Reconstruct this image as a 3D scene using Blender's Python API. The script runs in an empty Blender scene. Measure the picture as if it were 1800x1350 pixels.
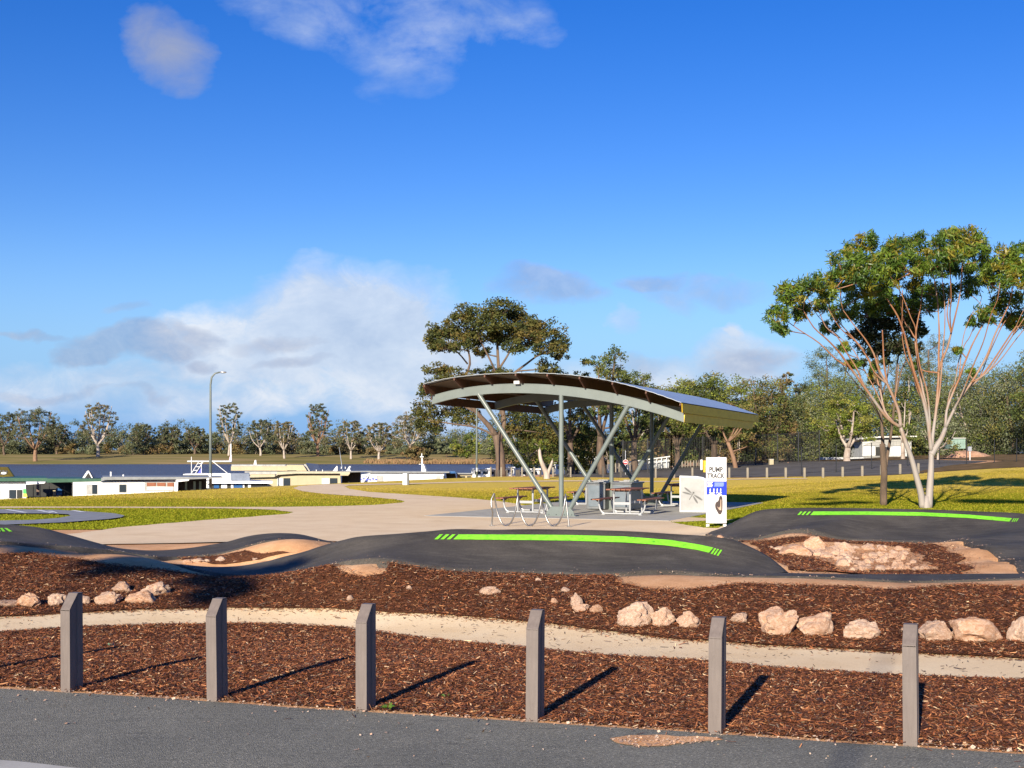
import bpy, bmesh, math, random
import numpy as np
from mathutils import Vector, Matrix, noise
from mathutils.bvhtree import BVHTree
from mathutils.geometry import delaunay_2d_cdt
R = math.radians
rng = np.random.default_rng(7)
random.seed(7)
SC = bpy.context.scene
COL = SC.collection
F = 2200.0; EYE = 1.75
CAM = Vector((0, 0, EYE))
SUNAZ = (0.3338, 0.9426)            # horizontal direction the shadows fall towards
SUNEL = R(19.3)

# ------------------------------------------------------------------ materials
def lin(c):
    return tuple((x/12.92 if x <= .04045 else ((x+.055)/1.055)**2.4) for x in c)
def newmat(name):
    m = bpy.data.materials.new(name); m.use_nodes = True
    nt = m.node_tree
    b = nt.nodes['Principled BSDF']
    return m, nt, b
def N(nt, t, **kw):
    n = nt.nodes.new(t)
    for k, v in kw.items():
        if k.startswith('i_'): n.inputs[k[2:].replace('_', ' ')].default_value = v
        else: setattr(n, k, v)
    return n
def L(nt, a, b): nt.links.new(a, b)
def ramp(nt, fac, stops, interp='LINEAR'):
    r = nt.nodes.new('ShaderNodeValToRGB'); r.color_ramp.interpolation = interp
    e = r.color_ramp.elements
    while len(e) < len(stops): e.new(.5)
    for k, (p, c) in enumerate(stops):
        e[k].position = p; e[k].color = (*c, 1) if len(c) == 3 else c
    L(nt, fac, r.inputs['Fac']); return r.outputs['Color']
def tnoise(nt, scale, detail=4, rough=.55, dist=0., vec=None, mp=None):
    n = N(nt, 'ShaderNodeTexNoise'); n.inputs['Scale'].default_value = scale
    n.inputs['Detail'].default_value = detail; n.inputs['Roughness'].default_value = rough
    n.inputs['Distortion'].default_value = dist
    if vec is None:
        tc = N(nt, 'ShaderNodeTexCoord'); vec = tc.outputs['Object']
    if mp:
        m = N(nt, 'ShaderNodeMapping'); m.inputs['Scale'].default_value = mp; L(nt, vec, m.inputs['Vector']); vec = m.outputs['Vector']
    L(nt, vec, n.inputs['Vector']); return n.outputs['Fac']
def bump(nt, b, h, strength=.5, dist=.01):
    n = N(nt, 'ShaderNodeBump'); n.inputs['Strength'].default_value = strength; n.inputs['Distance'].default_value = dist
    L(nt, h, n.inputs['Height']); L(nt, n.outputs['Normal'], b.inputs['Normal'])
def mixc(nt, f, a, b_, mode='MIX'):
    m = N(nt, 'ShaderNodeMix', data_type='RGBA', blend_type=mode)
    if isinstance(f, float): m.inputs['Factor'].default_value = f
    else: L(nt, f, m.inputs['Factor'])
    for k, v in ((6, a), (7, b_)):
        if isinstance(v, tuple): m.inputs[k].default_value = (*v, 1)
        else: L(nt, v, m.inputs[k])
    return m.outputs[2]
def noisy(name, stops, scale=4, detail=6, rough=.8, bscale=None, bstr=.4, bdist=.01, metal=0., dist=0., mp=None, spec=None):
    m, nt, b = newmat(name)
    f = tnoise(nt, scale, detail, .6, dist, mp=mp)
    L(nt, ramp(nt, f, stops), b.inputs['Base Color'])
    b.inputs['Roughness'].default_value = rough; b.inputs['Metallic'].default_value = metal
    if spec is not None: b.inputs['Specular IOR Level'].default_value = spec
    if bscale: bump(nt, b, tnoise(nt, bscale, 5, .6), bstr, bdist)
    return m
def paint(name, c, rough=.45, metal=0., var=.06, dirt=.25, ds=3.):
    c2 = tuple(max(0, x*(1-dirt)) for x in c)
    m, nt, b = newmat(name)
    f = tnoise(nt, ds, 6, .65)
    L(nt, ramp(nt, f, [(.35, c2), (.6, c)]), b.inputs['Base Color'])
    b.inputs['Roughness'].default_value = rough; b.inputs['Metallic'].default_value = metal
    return m
def tinted(name, rough=.8, trans=0., spec=.3):
    m, nt, b = newmat(name)
    a = N(nt, 'ShaderNodeAttribute', attribute_name='tint')
    L(nt, a.outputs['Color'], b.inputs['Base Color']); b.inputs['Roughness'].default_value = rough
    b.inputs['Specular IOR Level'].default_value = spec
    if trans:
        t = N(nt, 'ShaderNodeBsdfTranslucent'); L(nt, a.outputs['Color'], t.inputs['Color'])
        mx = N(nt, 'ShaderNodeMixShader'); mx.inputs[0].default_value = trans
        L(nt, b.outputs[0], mx.inputs[1]); L(nt, t.outputs[0], mx.inputs[2])
        L(nt, mx.outputs[0], nt.nodes['Material Output'].inputs['Surface'])
    return m
M = {}
M['leaf'] = tinted('leaf_tint', .45, .34, .5)
M['leaf_far'] = tinted('leaf_tint_far', .8, .1, .1)
M['chip'] = tinted('bark_chip', .75, 0., .35)
M['steelgreen'] = paint('painted_steel_greygreen', (.140, .168, .160), .38, 0., dirt=.12)
M['white'] = paint('white_paint', (.80, .80, .79), .5, dirt=.08)
M['cream'] = paint('cream_paint', (.40, .34, .215), .6, dirt=.1)
M['galv'] = noisy('galvanised_steel', [(.3, (.42, .43, .44)), (.7, (.62, .63, .64))], 9, 4, .38, metal=.65)
M['stain'] = noisy('stainless_steel', [(.3, (.26, .25, .24)), (.7, (.38, .37, .35))], 20, 3, .34, metal=.9)
M['bbq'] = noisy('brushed_steel_panel', [(.3, (.12, .13, .14)), (.7, (.18, .19, .20))], 5, 5, .42, metal=.55)
M['tabletop'] = noisy('jarrah_slat', [(.3, (.17, .055, .025)), (.7, (.28, .10, .05))], 6, 6, .55, 40, .2, .003, mp=(1, 8, 1))
M['purlin'] = noisy('stained_timber', [(.3, (.065, .024, .012)), (.7, (.12, .045, .02))], 6, 6, .6)
M['fascia'] = noisy('yellow_ply_fascia', [(.3, (.66, .42, .02)), (.7, (.80, .55, .04))], 3, 6, .5, mp=(1, 1, 3))
M['roofsheet'] = noisy('roof_sheet', [(.3, (.33, .36, .38)), (.7, (.45, .48, .50))], 3, 4, .35, metal=.3)
M['soffit'] = noisy('ply_soffit', [(.3, (.09, .055, .03)), (.7, (.14, .09, .05))], 3, 5, .7)
M['black'] = paint('black_paint', (.012, .013, .014), .5)
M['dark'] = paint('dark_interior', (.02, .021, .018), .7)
M['rail'] = paint('black_fence_steel', (.015, .016, .018), .5)
M['green'] = noisy('lime_line_paint', [(.24, (.07, .09, .05)), (.33, (.12, .48, .03)), (.42, (.21, .66, .035)), (.66, (.27, .80, .05))], 14, 9, .75, 90, .5, .004, spec=.1)
def mk_glass():
    m, nt, b = newmat('dark_window_glass'); b.inputs['Base Color'].default_value = (.03, .04, .05, 1); b.inputs['Roughness'].default_value = .08; return m
M['glass'] = mk_glass()

def mk_track():
    m, nt, b = newmat('track_asphalt'); b.inputs['Specular IOR Level'].default_value = .12
    n1 = tnoise(nt, 1.1, 6, .6); n2 = tnoise(nt, 90, 3, .7)
    c = ramp(nt, n1, [(.3, (.050, .045, .040)), (.5, (.074, .067, .058)), (.72, (.105, .094, .080))])
    n3 = tnoise(nt, 2.2, 7, .7, 1.5, mp=(.5, 3, 1))
    c = mixc(nt, ramp(nt, n3, [(.47, (0, 0, 0)), (.72, (.5, .5, .5))]), c, (.16, .145, .125))
    c = mixc(nt, .9, c, ramp(nt, tnoise(nt, 55, 5, .8), [(.34, (.62, .62, .62)), (.66, (1.30, 1.29, 1.27))]), 'MULTIPLY')
    sp = tnoise(nt, 38, 2, .5); c = mixc(nt, ramp(nt, sp, [(.70, (0, 0, 0)), (.75, (.5, .5, .5))]), c, (.22, .19, .16))
    L(nt, c, b.inputs['Base Color']); b.inputs['Roughness'].default_value = .7
    bump(nt, b, n2, .9, .006); return m
M['track'] = mk_track()
def mk_road():
    m, nt, b = newmat('road_asphalt'); b.inputs['Specular IOR Level'].default_value = .1
    v = N(nt, 'ShaderNodeTexVoronoi'); v.inputs['Scale'].default_value = 120
    tc = N(nt, 'ShaderNodeTexCoord'); L(nt, tc.outputs['Object'], v.inputs['Vector'])
    sep = N(nt, 'ShaderNodeSeparateColor'); L(nt, v.outputs['Color'], sep.inputs[0])
    c = ramp(nt, sep.outputs[0], [(0., (.14, .135, .115)), (.6, (.215, .21, .180)), (.95, (.28, .27, .23)), (1., (.42, .39, .33))])
    n1 = tnoise(nt, .8, 6, .65)
    c = mixc(nt, .8, c, ramp(nt, n1, [(.3, (.72, .74, .76)), (.7, (1.1, 1.1, 1.08))]), 'MULTIPLY')
    n2 = tnoise(nt, 3.0, 5, .7, .6, mp=(.35, 2.2, 1))
    c = mixc(nt, ramp(nt, n2, [(.60, (0, 0, 0)), (.72, (.55, .55, .55))]), c, (.035, .038, .04))
    L(nt, c, b.inputs['Base Color']); b.inputs['Roughness'].default_value = .85
    bump(nt, b, v.outputs['Distance'], .9, .006); return m
M['road'] = mk_road()
def mk_dirt():
    m, nt, b = newmat('pink_sandy_soil'); b.inputs['Specular IOR Level'].default_value = .05
    n1 = tnoise(nt, 1.6, 8, .65); n2 = tnoise(nt, 45, 4, .7)
    c = ramp(nt, n1, [(.3, (.52, .275, .135)), (.5, (.68, .385, .20)), (.72, (.78, .50, .29))])
    c = mixc(nt, .45, c, ramp(nt, n2, [(.3, (.6, .58, .56)), (.65, (1.15, 1.15, 1.15))]), 'MULTIPLY')
    L(nt, c, b.inputs['Base Color']); b.inputs['Roughness'].default_value = .95
    bump(nt, b, n2, .6, .012); return m
M['dirt'] = mk_dirt()
def mk_path(name, a, b2, c3):
    m, nt, b = newmat(name); b.inputs['Specular IOR Level'].default_value = .05
    n1 = tnoise(nt, .9, 7, .65, .4); n2 = tnoise(nt, 60, 3, .75)
    c = ramp(nt, n1, [(.28, a), (.5, b2), (.72, c3)])
    c = mixc(nt, .5, c, ramp(nt, n2, [(.3, (.72, .70, .67)), (.62, (1.1, 1.1, 1.1))]), 'MULTIPLY')
    L(nt, c, b.inputs['Base Color']); b.inputs['Roughness'].default_value = .95
    bump(nt, b, n2, .5, .006); return m
M['path'] = mk_path('cream_crushed_rock', (.72, .53, .31), (.80, .62, .39), (.84, .69, .46))
M['gravel'] = mk_path('pale_compacted_gravel', (.70, .525, .33), (.79, .61, .40), (.83, .67, .46))
M['mulchbase'] = noisy('mulch_under', [(.3, (.055, .024, .013)), (.5, (.12, .048, .024)), (.7, (.18, .075, .038))], 28, 7, .95, 60, 1., .02, spec=.1)
def mk_lawn():
    m, nt, b = newmat('lawn_grass')
    tc = N(nt, 'ShaderNodeTexCoord')
    big = tnoise(nt, .10, 6, .62, .8, mp=(.35, 1, 1)); mid = tnoise(nt, .7, 6, .7); fine = tnoise(nt, 9, 5, .75)
    sep = N(nt, 'ShaderNodeSeparateXYZ'); L(nt, tc.outputs['Object'], sep.inputs[0])
    # greener where it is watered close to the paths, straw coloured further off and on the crest
    mr = N(nt, 'ShaderNodeMapRange'); mr.inputs[1].default_value = 34; mr.inputs[2].default_value = 58; L(nt, sep.outputs['Y'], mr.inputs[0])
    xr = N(nt, 'ShaderNodeMapRange'); xr.inputs[1].default_value = 7; xr.inputs[2].default_value = 14; xr.inputs[3].default_value = 0; xr.inputs[4].default_value = -.28; L(nt, sep.outputs['X'], xr.inputs[0])
    ad = N(nt, 'ShaderNodeMath', operation='ADD'); L(nt, mr.outputs[0], ad.inputs[0]); L(nt, xr.outputs[0], ad.inputs[1])
    y2 = N(nt, 'ShaderNodeMapRange'); y2.inputs[1].default_value = 62; y2.inputs[2].default_value = 72; y2.inputs[3].default_value = 0; y2.inputs[4].default_value = .5; L(nt, sep.outputs['Y'], y2.inputs[0])
    ad3 = N(nt, 'ShaderNodeMath', operation='ADD'); L(nt, ad.outputs[0], ad3.inputs[0]); L(nt, y2.outputs[0], ad3.inputs[1])
    nb = N(nt, 'ShaderNodeMath', operation='MULTIPLY_ADD'); L(nt, big, nb.inputs[0]); nb.inputs[1].default_value = 1.9; nb.inputs[2].default_value = -.95
    ad2 = N(nt, 'ShaderNodeMath', operation='ADD'); L(nt, ad3.outputs[0], ad2.inputs[0]); L(nt, nb.outputs[0], ad2.inputs[1])
    mb = N(nt, 'ShaderNodeMath', operation='MULTIPLY_ADD'); L(nt, mid, mb.inputs[0]); mb.inputs[1].default_value = 1.2; mb.inputs[2].default_value = -.6
    ad4 = N(nt, 'ShaderNodeMath', operation='ADD'); L(nt, ad2.outputs[0], ad4.inputs[0]); L(nt, mb.outputs[0], ad4.inputs[1])
    c = ramp(nt, ad4.outputs[0], [(0., (.24, .26, .016)), (.35, (.285, .285, .018)), (.68, (.46, .35, .045)), (1., (.72, .52, .11))])
    c = mixc(nt, .6, c, ramp(nt, fine, [(.3, (.50, .55, .48)), (.65, (1.2, 1.17, 1.12))]), 'MULTIPLY')
    L(nt, c, b.inputs['Base Color']); b.inputs['Roughness'].default_value = 1.; b.inputs['Specular IOR Level'].default_value = .0
    bump(nt, b, fine, .9, .05); return m
M['lawn'] = mk_lawn()
M['slab'] = noisy('concrete_slab', [(.3, (.34, .33, .30)), (.7, (.46, .45, .41))], 2.5, 7, .8, 60, .2, .003, spec=.1)
M['padgrey'] = noisy('grey_rubber_surface', [(.3, (.21, .22, .24)), (.7, (.29, .30, .32))], 2.5, 7, .8, spec=.1)
M['carpark'] = noisy('car_park_asphalt', [(.3, (.075, .070, .062)), (.7, (.17, .155, .135))], .6, 7, .9, spec=.05)
M['scrub'] = noisy('dry_scrub_ground', [(.3, (.07, .06, .03)), (.5, (.16, .11, .06)), (.7, (.26, .17, .10))], .9, 8, .95, spec=0.)
M['farbank'] = noisy('far_bank_grass', [(.3, (.16, .155, .05)), (.5, (.27, .22, .09)), (.7, (.36, .26, .13))], .035, 8, .95, mp=(.5, 1.5, 1), spec=0.)
M['rock'] = None
def mk_rock():
    m, nt, b = newmat('pink_limestone')
    n1 = tnoise(nt, 5, 8, .65, .6); n2 = tnoise(nt, 26, 6, .7); n3 = tnoise(nt, 1.3, 4, .6)
    c = ramp(nt, n1, [(.28, (.40, .18, .09)), (.45, (.58, .33, .20)), (.6, (.68, .46, .32)), (.78, (.76, .62, .48))])
    c2 = ramp(nt, n1, [(.3, (.50, .30, .20)), (.55, (.68, .50, .38)), (.75, (.76, .64, .52))])
    oi = N(nt, 'ShaderNodeObjectInfo')
    c = mixc(nt, oi.outputs['Random'], c, c2)
    c = mixc(nt, .6, c, ramp(nt, n2, [(.32, (.45, .40, .36)), (.5, (1, 1, 1))]), 'MULTIPLY')
    L(nt, c, b.inputs['Base Color']); b.inputs['Roughness'].default_value = .95; b.inputs['Specular IOR Level'].default_value = .1
    bump(nt, b, n2, .8, .03); return m
M['rock'] = mk_rock()
def mk_bollard():
    m, nt, b = newmat('recycled_plastic_bollard')
    n = tnoise(nt, 30, 6, .7, mp=(1, 1, .06)); n1 = tnoise(nt, 3, 5, .6)
    c = ramp(nt, n, [(.3, (.122, .098, .088)), (.7, (.178, .146, .130))])
    c = mixc(nt, .6, c, ramp(nt, n1, [(.3, (.8, .8, .8)), (.7, (1.1, 1.1, 1.1))]), 'MULTIPLY')
    n5 = tnoise(nt, 7, 8, .75, 1.); c = mixc(nt, ramp(nt, n5, [(.56, (0, 0, 0)), (.72, (.6, .6, .6))]), c, (.075, .058, .048))
    n6 = tnoise(nt, 60, 4, .7, mp=(.3, .3, 1.6)); c = mixc(nt, ramp(nt, n6, [(.64, (0, 0, 0)), (.72, (.5, .5, .5))]), c, (.24, .21, .19))
    L(nt, c, b.inputs['Base Color']); b.inputs['Roughness'].default_value = .6
    bump(nt, b, n, .5, .004); return m
M['bollard'] = mk_bollard()
M['timberpost'] = noisy('weathered_timber_post', [(.3, (.17, .15, .12)), (.7, (.28, .25, .20))], 8, 6, .9)
M['darkpost'] = noisy('dark_timber_post', [(.3, (.05, .045, .04)), (.7, (.09, .08, .07))], 8, 6, .9)
M['trunk_pale'] = noisy('pale_smooth_bark', [(.3, (.24, .18, .14)), (.5, (.38, .32, .27)), (.7, (.48, .42, .37))], 2.2, 7, .8, 20, .4, .01, mp=(1, 1, .35))
def mk_herobark():
    m, nt, b = newmat('shedding_salmon_bark')
    tc = N(nt, 'ShaderNodeTexCoord'); sep = N(nt, 'ShaderNodeSeparateXYZ'); L(nt, tc.outputs['Object'], sep.inputs[0])
    n = tnoise(nt, 1.5, 7, .65, .5, mp=(1, 1, .3))
    mr = N(nt, 'ShaderNodeMapRange'); mr.inputs[1].default_value = 1.2; mr.inputs[2].default_value = 5.0; mr.inputs[3].default_value = -.22; mr.inputs[4].default_value = .10; L(nt, sep.outputs['Z'], mr.inputs[0])
    ad = N(nt, 'ShaderNodeMath', operation='ADD'); L(nt, n, ad.inputs[0]); L(nt, mr.outputs[0], ad.inputs[1])
    c = ramp(nt, ad.outputs[0], [(.34, (.30, .265, .24)), (.47, (.29, .19, .135)), (.57, (.27, .125, .06)), (.8, (.20, .08, .035))])
    L(nt, c, b.inputs['Base Color']); b.inputs['Roughness'].default_value = .65
    bump(nt, b, tnoise(nt, 14, 5, .6, mp=(1, 1, .3)), .4, .01); return m
M['herobark'] = mk_herobark()
M['trunk_dark'] = noisy('rough_dark_bark', [(.3, (.07, .05, .035)), (.7, (.17, .115, .08))], 5, 7, .95, 30, .8, .03, mp=(1, 1, .3))
M['trunk_brown'] = noisy('brown_bark', [(.3, (.085, .06, .045)), (.7, (.19, .13, .09))], 4, 7, .95, 30, .8, .03, mp=(1, 1, .3))
M['trunk_tan'] = noisy('tan_bark', [(.3, (.15, .085, .05)), (.7, (.30, .18, .11))], 3, 7, .9, 30, .6, .03, mp=(1, 1, .3))
def mk_water():
    m, nt, b = newmat('river_water')
    b.inputs['Base Color'].default_value = (.085, .083, .090, 1); b.inputs['Roughness'].default_value = .4
    b.inputs['Specular IOR Level'].default_value = .38
    n = tnoise(nt, .35, 6, .7, mp=(.3, 1, 1)); bump(nt, b, n, 1., 1.2)
    return m
M['water'] = mk_water()

# ------------------------------------------------------------------ objects
def tag(o, label=None, cat=None, group=None, kind=None):
    if label: o['label'] = label
    if cat: o['category'] = cat
    if group: o['group'] = group
    if kind: o['kind'] = kind
    return o
def empty(name, loc, label, cat, group=None, rz=0):
    o = bpy.data.objects.new(name, None); COL.objects.link(o); o.location = loc; o.rotation_euler = (0, 0, rz)
    o.empty_display_size = .2
    return tag(o, label, cat, group)
def link_mesh(name, me, mat, parent=None, loc=None):
    o = bpy.data.objects.new(name, me); COL.objects.link(o)
    if mat is not None and not me.materials: me.materials.append(mat)
    if parent: o.parent = parent
    if loc is not None: o.location = loc
    return o
class MB:
    """collects faces, then links them as one mesh object"""
    def __init__(s): s.v = []; s.f = []; s.t = None
    def add(s, vs, fs):
        k = len(s.v); s.v += [tuple(v) for v in vs]; s.f += [tuple(i+k for i in f) for f in fs]; return s
    def box(s, c, d, rz=0., tilt=None):
        x, y, z = (q/2 for q in d)
        m = Matrix.Rotation(rz, 3, 'Z')
        if tilt is not None: m = m @ tilt
        vs = [m @ Vector((a*x, b*y, e*z)) + Vector(c) for e in (-1, 1) for b in (-1, 1) for a in (-1, 1)]
        return s.add(vs, [(0, 2, 3, 1), (4, 5, 7, 6), (0, 1, 5, 4), (2, 6, 7, 3), (0, 4, 6, 2), (1, 3, 7, 5)])
    def tube(s, pts, rad, n=8, cap=True):
        pts = [Vector(p) for p in pts]
        if not hasattr(rad, '__len__'): rad = [rad]*len(pts)
        k = len(s.v); up = Vector((0, 0, 1)); prev = None
        for i, p in enumerate(pts):
            t = (pts[min(i+1, len(pts)-1)] - pts[max(i-1, 0)])
            if t.length < 1e-9: t = Vector((0, 0, 1))
            t.normalize()
            if prev is None:
                a = t.cross(up)
                if a.length < .05: a = t.cross(Vector((0, 1, 0)))
            else: a = prev - t*prev.dot(t)
            a.normalize(); prev = a; b = t.cross(a)
            for j in range(n):
                w = 2*math.pi*j/n
                s.v.append(tuple(p + (a*math.cos(w) + b*math.sin(w))*rad[i]))
        for i in range(len(pts)-1):
            for j in range(n):
                q = k+i*n; s.f.append((q+j, q+(j+1) % n, q+n+(j+1) % n, q+n+j))
        if cap:
            s.f.append(tuple(k+j for j in reversed(range(n)))); q = k+(len(pts)-1)*n; s.f.append(tuple(q+j for j in range(n)))
        return s
    def prism(s, poly, vec):
        """closed polygon (3d points) extruded along vec"""
        n = len(poly); vec = Vector(vec); k = len(s.v)
        s.v += [tuple(Vector(p)) for p in poly] + [tuple(Vector(p)+vec) for p in poly]
        s.f.append(tuple(k+i for i in reversed(range(n)))); s.f.append(tuple(k+n+i for i in range(n)))
        for i in range(n): s.f.append((k+i, k+(i+1) % n, k+n+(i+1) % n, k+n+i))
        return s
    def ball(s, c, r, seg=10, rings=6):
        if not hasattr(r, '__len__'): r = (r, r, r)
        k = len(s.v)
        for i in range(rings+1):
            th = math.pi*i/rings
            for j in range(seg):
                w = 2*math.pi*j/seg
                s.v.append((c[0]+r[0]*math.sin(th)*math.cos(w), c[1]+r[1]*math.sin(th)*math.sin(w), c[2]+r[2]*math.cos(th)))
        for i in range(rings):
            for j in range(seg):
                s.f.append((k+i*seg+j, k+(i+1)*seg+j, k+(i+1)*seg+(j+1) % seg, k+i*seg+(j+1) % seg))
        return s
    def build(s, name, mat, parent=None, smooth=False, org=None, bevel=0.):
        me = bpy.data.meshes.new(name)
        vs = s.v
        if org is None and parent is not None: org = parent.location if not parent.get('_local') else None
        if org is not None: vs = [(x-org[0], y-org[1], z-org[2]) for x, y, z in vs]
        me.from_pydata(vs, [], s.f); me.update()
        bm = bmesh.new(); bm.from_mesh(me); bmesh.ops.recalc_face_normals(bm, faces=bm.faces); bm.to_mesh(me); bm.free()
        if smooth:
            me.polygons.foreach_set('use_smooth', [True]*len(me.polygons))
        o = link_mesh(name, me, mat, parent)
        if parent is None and org is not None: o.location = org
        if smooth and smooth != 'all':
            try: me.set_sharp_from_angle(angle=R(42))
            except Exception: pass
        if bevel:
            b = o.modifiers.new('bevel', 'BEVEL'); b.width = bevel; b.segments = 2; b.limit_method = 'ANGLE'
        return o
def text_faces(body, size, align='CENTER', shear=0., off=0.):
    cu = bpy.data.curves.new('t', 'FONT'); cu.body = body; cu.size = size; cu.align_x = align; cu.shear = shear; cu.extrude = 0
    cu.fill_mode = 'FRONT'; cu.offset = off
    o = bpy.data.objects.new('t', cu); COL.objects.link(o)
    dg = bpy.context.evaluated_depsgraph_get(); ev = o.evaluated_get(dg); me = ev.to_mesh()
    vs = [tuple(v.co) for v in me.vertices]; fs = [tuple(p.vertices) for p in me.polygons]
    ev.to_mesh_clear(); bpy.data.objects.remove(o); bpy.data.curves.remove(cu)
    return vs, fs
def tree_copy(o, parent=None):
    c = o.copy(); COL.objects.link(c); c.parent = parent
    for ch in o.children: tree_copy(ch, c)
    return c
def P(px, py, Y): return Vector(((px-900)/F*Y, Y, EYE-(py-800)/F*Y))
def G0(px, py, z=0.):
    Y = F*(EYE-z)/(py-800.); return Vector(((px-900)/F*Y, Y, z))
def sstep(x, a, b):
    t = np.clip((x-a)/(b-a), 0, 1); return t*t*(3-2*t)
SUN_E = 5.0; SKY_S = .085; EXPO = .82
# ------------------------------------------------------------------ terrain
# pump track: pairs of edges given as (px, py, distance); each is a real ribbon with its own depth and height
def curve(pts, n):
    """resample (px,py,Y) control points by px with Catmull-Rom in world space"""
    W = [P(*p) for p in pts]
    d = [0]
    for i in range(1, len(W)): d.append(d[-1]+(W[i]-W[i-1]).length)
    out = []
    for k in range(n):
        t = d[-1]*k/(n-1); i = min(max(np.searchsorted(d, t, side='right')-1, 0), len(W)-2)
        u = (t-d[i])/max(d[i+1]-d[i], 1e-6)
        p0, p1, p2, p3 = W[max(i-1, 0)], W[i], W[i+1], W[min(i+2, len(W)-1)]
        out.append(.5*((2*p1)+(p2-p0)*u+(2*p0-5*p1+4*p2-p3)*u*u+(3*p1-p0-3*p2+p3)*u**3))
    return out
far_lo = [(-260, 945, 17.6), (-100, 948, 18.2), (0, 952, 18.5), (67, 958, 18.8), (133, 962, 19.), (200, 968, 19.6), (267, 978, 19.8), (300, 979, 20.2), (333, 978, 20.4), (383, 973, 20.6), (417, 965, 20.7), (450, 955, 20.8), (483, 949, 20.9), (527, 948, 21.), (580, 953, 21.2), (640, 962, 21.4), (760, 966, 21.8)]
far_up = [(-260, 915, 19.9), (-100, 919, 20.3), (0, 921.5, 20.5), (67, 927, 20.5), (117, 939, 20.7), (167, 953, 21.), (207, 963, 21.2), (250, 967, 21.4), (290, 967, 21.5), (333, 963, 21.7), (367, 958, 21.8), (400, 952, 21.9), (433, 943, 22.), (467, 938, 22.1), (500, 937, 22.2), (533, 940, 22.3), (583, 952, 22.4), (650, 962, 22.8), (760, 962, 23.4)]
near_lo = [(150, 975, 18.9), (220, 981, 18.8), (300, 990, 18.), (333, 997, 17.3), (367, 1005, 16.8), (400, 1010, 16.5), (450, 1012, 16.3), (500, 1008, 16.1), (550, 998, 15.9), (583, 992, 15.8), (610, 986, 15.7), (653, 983, 15.6), (687, 987, 15.5), (733, 995, 15.4), (783, 1002, 15.4), (833, 1005, 15.4), (933, 1007, 15.4), (1000, 1010, 15.4), (1080, 1009, 15.4), (1130, 1004, 15.5), (1180, 1005, 15.5), (1240, 1009, 15.4), (1290, 1011, 15.3)]
near_up = [(160, 962, 20.), (230, 974, 19.6), (290, 989, 18.7), (320, 992, 18.3), (367, 996, 18.), (417, 995, 17.8), (467, 987, 17.6), (500, 978, 17.5), (533, 970, 17.4), (567, 959, 17.3), (600, 950, 17.2), (633, 943, 17.1), (700, 938, 17.), (750, 934, 17.), (800, 930, 17.), (867, 931, 17.), (933, 930, 17.), (1017, 931, 17.), (1110, 934, 17.), (1190, 939, 17.), (1240, 942, 17.), (1282, 948, 17.), (1312, 960, 16.95), (1343, 976, 16.8), (1364, 992, 16.6), (1379, 1005, 16.4)]
rib_lo = [(1240, 1012, 15.3), (1300, 1012, 15.25), (1364, 1012.5, 15.2), (1430, 1014, 15.1), (1504, 1017.5, 15.), (1582, 1022, 14.9), (1650, 1021, 14.9), (1720, 1019, 14.9), (1800, 1017, 14.9), (1950, 1013, 14.9), (2300, 1008, 14.9)]
rib_up = [(1330, 1004, 16.5), (1379, 1006.5, 16.3), (1430, 1008, 16.1), (1489, 1009, 16.), (1560, 1009, 16.), (1640, 1009, 16.), (1720, 1008.5, 16.), (1800, 1008, 16.), (1850, 1007, 16.), (1950, 1004, 16.), (2300, 998, 16.)]
rgt_lo = [(1240, 938.5, 26.4), (1287, 948.5, 24.6), (1318, 949, 24.5), (1343, 942, 24.5), (1374, 934, 24.5), (1405, 931, 24.5), (1433, 937.5, 24.5), (1473, 948, 24.5), (1520, 951, 24.4), (1582, 953, 24.3), (1640, 955, 24.1), (1672, 951, 23.4), (1694, 948, 22.7), (1714, 960, 21.8), (1736, 960, 20.9), (1762, 982, 19.9), (1782, 985, 18.9), (1797, 1005, 17.9), (1835, 1012, 16.9)]
rgt_up = [(1240, 937.0, 27.6), (1271, 927, 27.2), (1302, 911, 27.), (1320, 902, 27.), (1336, 897, 27.), (1364, 894, 27.), (1427, 892.5, 27.), (1490, 893, 27.), (1551, 894, 27.), (1600, 895, 27.), (1644, 896, 27.), (1720, 899, 26.8), (1800, 903, 26.5), (1870, 915, 25.6), (1930, 930, 24.4), (1965, 938, 23.), (1985, 955, 21.5), (2000, 968, 20.), (2010, 985, 18.5)]
def resample_pair(lo, up, n):
    return curve(lo, n), curve(up, n)
STRIPS = []
def add_strip(lo, up, n, sag, m=9):
    A, B = resample_pair(lo, up, n); grid = []
    for a, b in zip(A, B):
        row = []
        for j in range(m):
            t = j/(m-1); p = a.lerp(b, t)
            h = (b.z-a.z)
            p.z -= sag*math.sin(math.pi*t)*(.35*abs(h)+.02)
            row.append(p)
        grid.append(row)
    STRIPS.append(grid)
add_strip(far_lo, far_up, 120, .5)
add_strip(near_lo, near_up, 170, .5)
add_strip(rib_lo, rib_up, 60, .1)
add_strip(rgt_lo, rgt_up, 170, .5)
ctrl = []
for g in STRIPS:
    for i in range(0, len(g), 4):
        r = g[i]
        for j in (0, 4, 8):
            p = r[j]; ctrl.append((p.x, p.y, p.z-(.035 if j in (0, 8) else .10)))
        d = (r[8]-r[0]); d.z = 0; d.normalize()
        z = r[8].z
        q = r[8]+d*.35; ctrl.append((q.x, q.y, z-.12))
        q = r[8]+d*1.5; ctrl.append((q.x, q.y, min(z-.1, .10)))
for px in range(-600, 2500, 90):
    for yy in (1240, 1180):
        p = G0(px, yy); ctrl.append((p.x, p.y, 0.))
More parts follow.
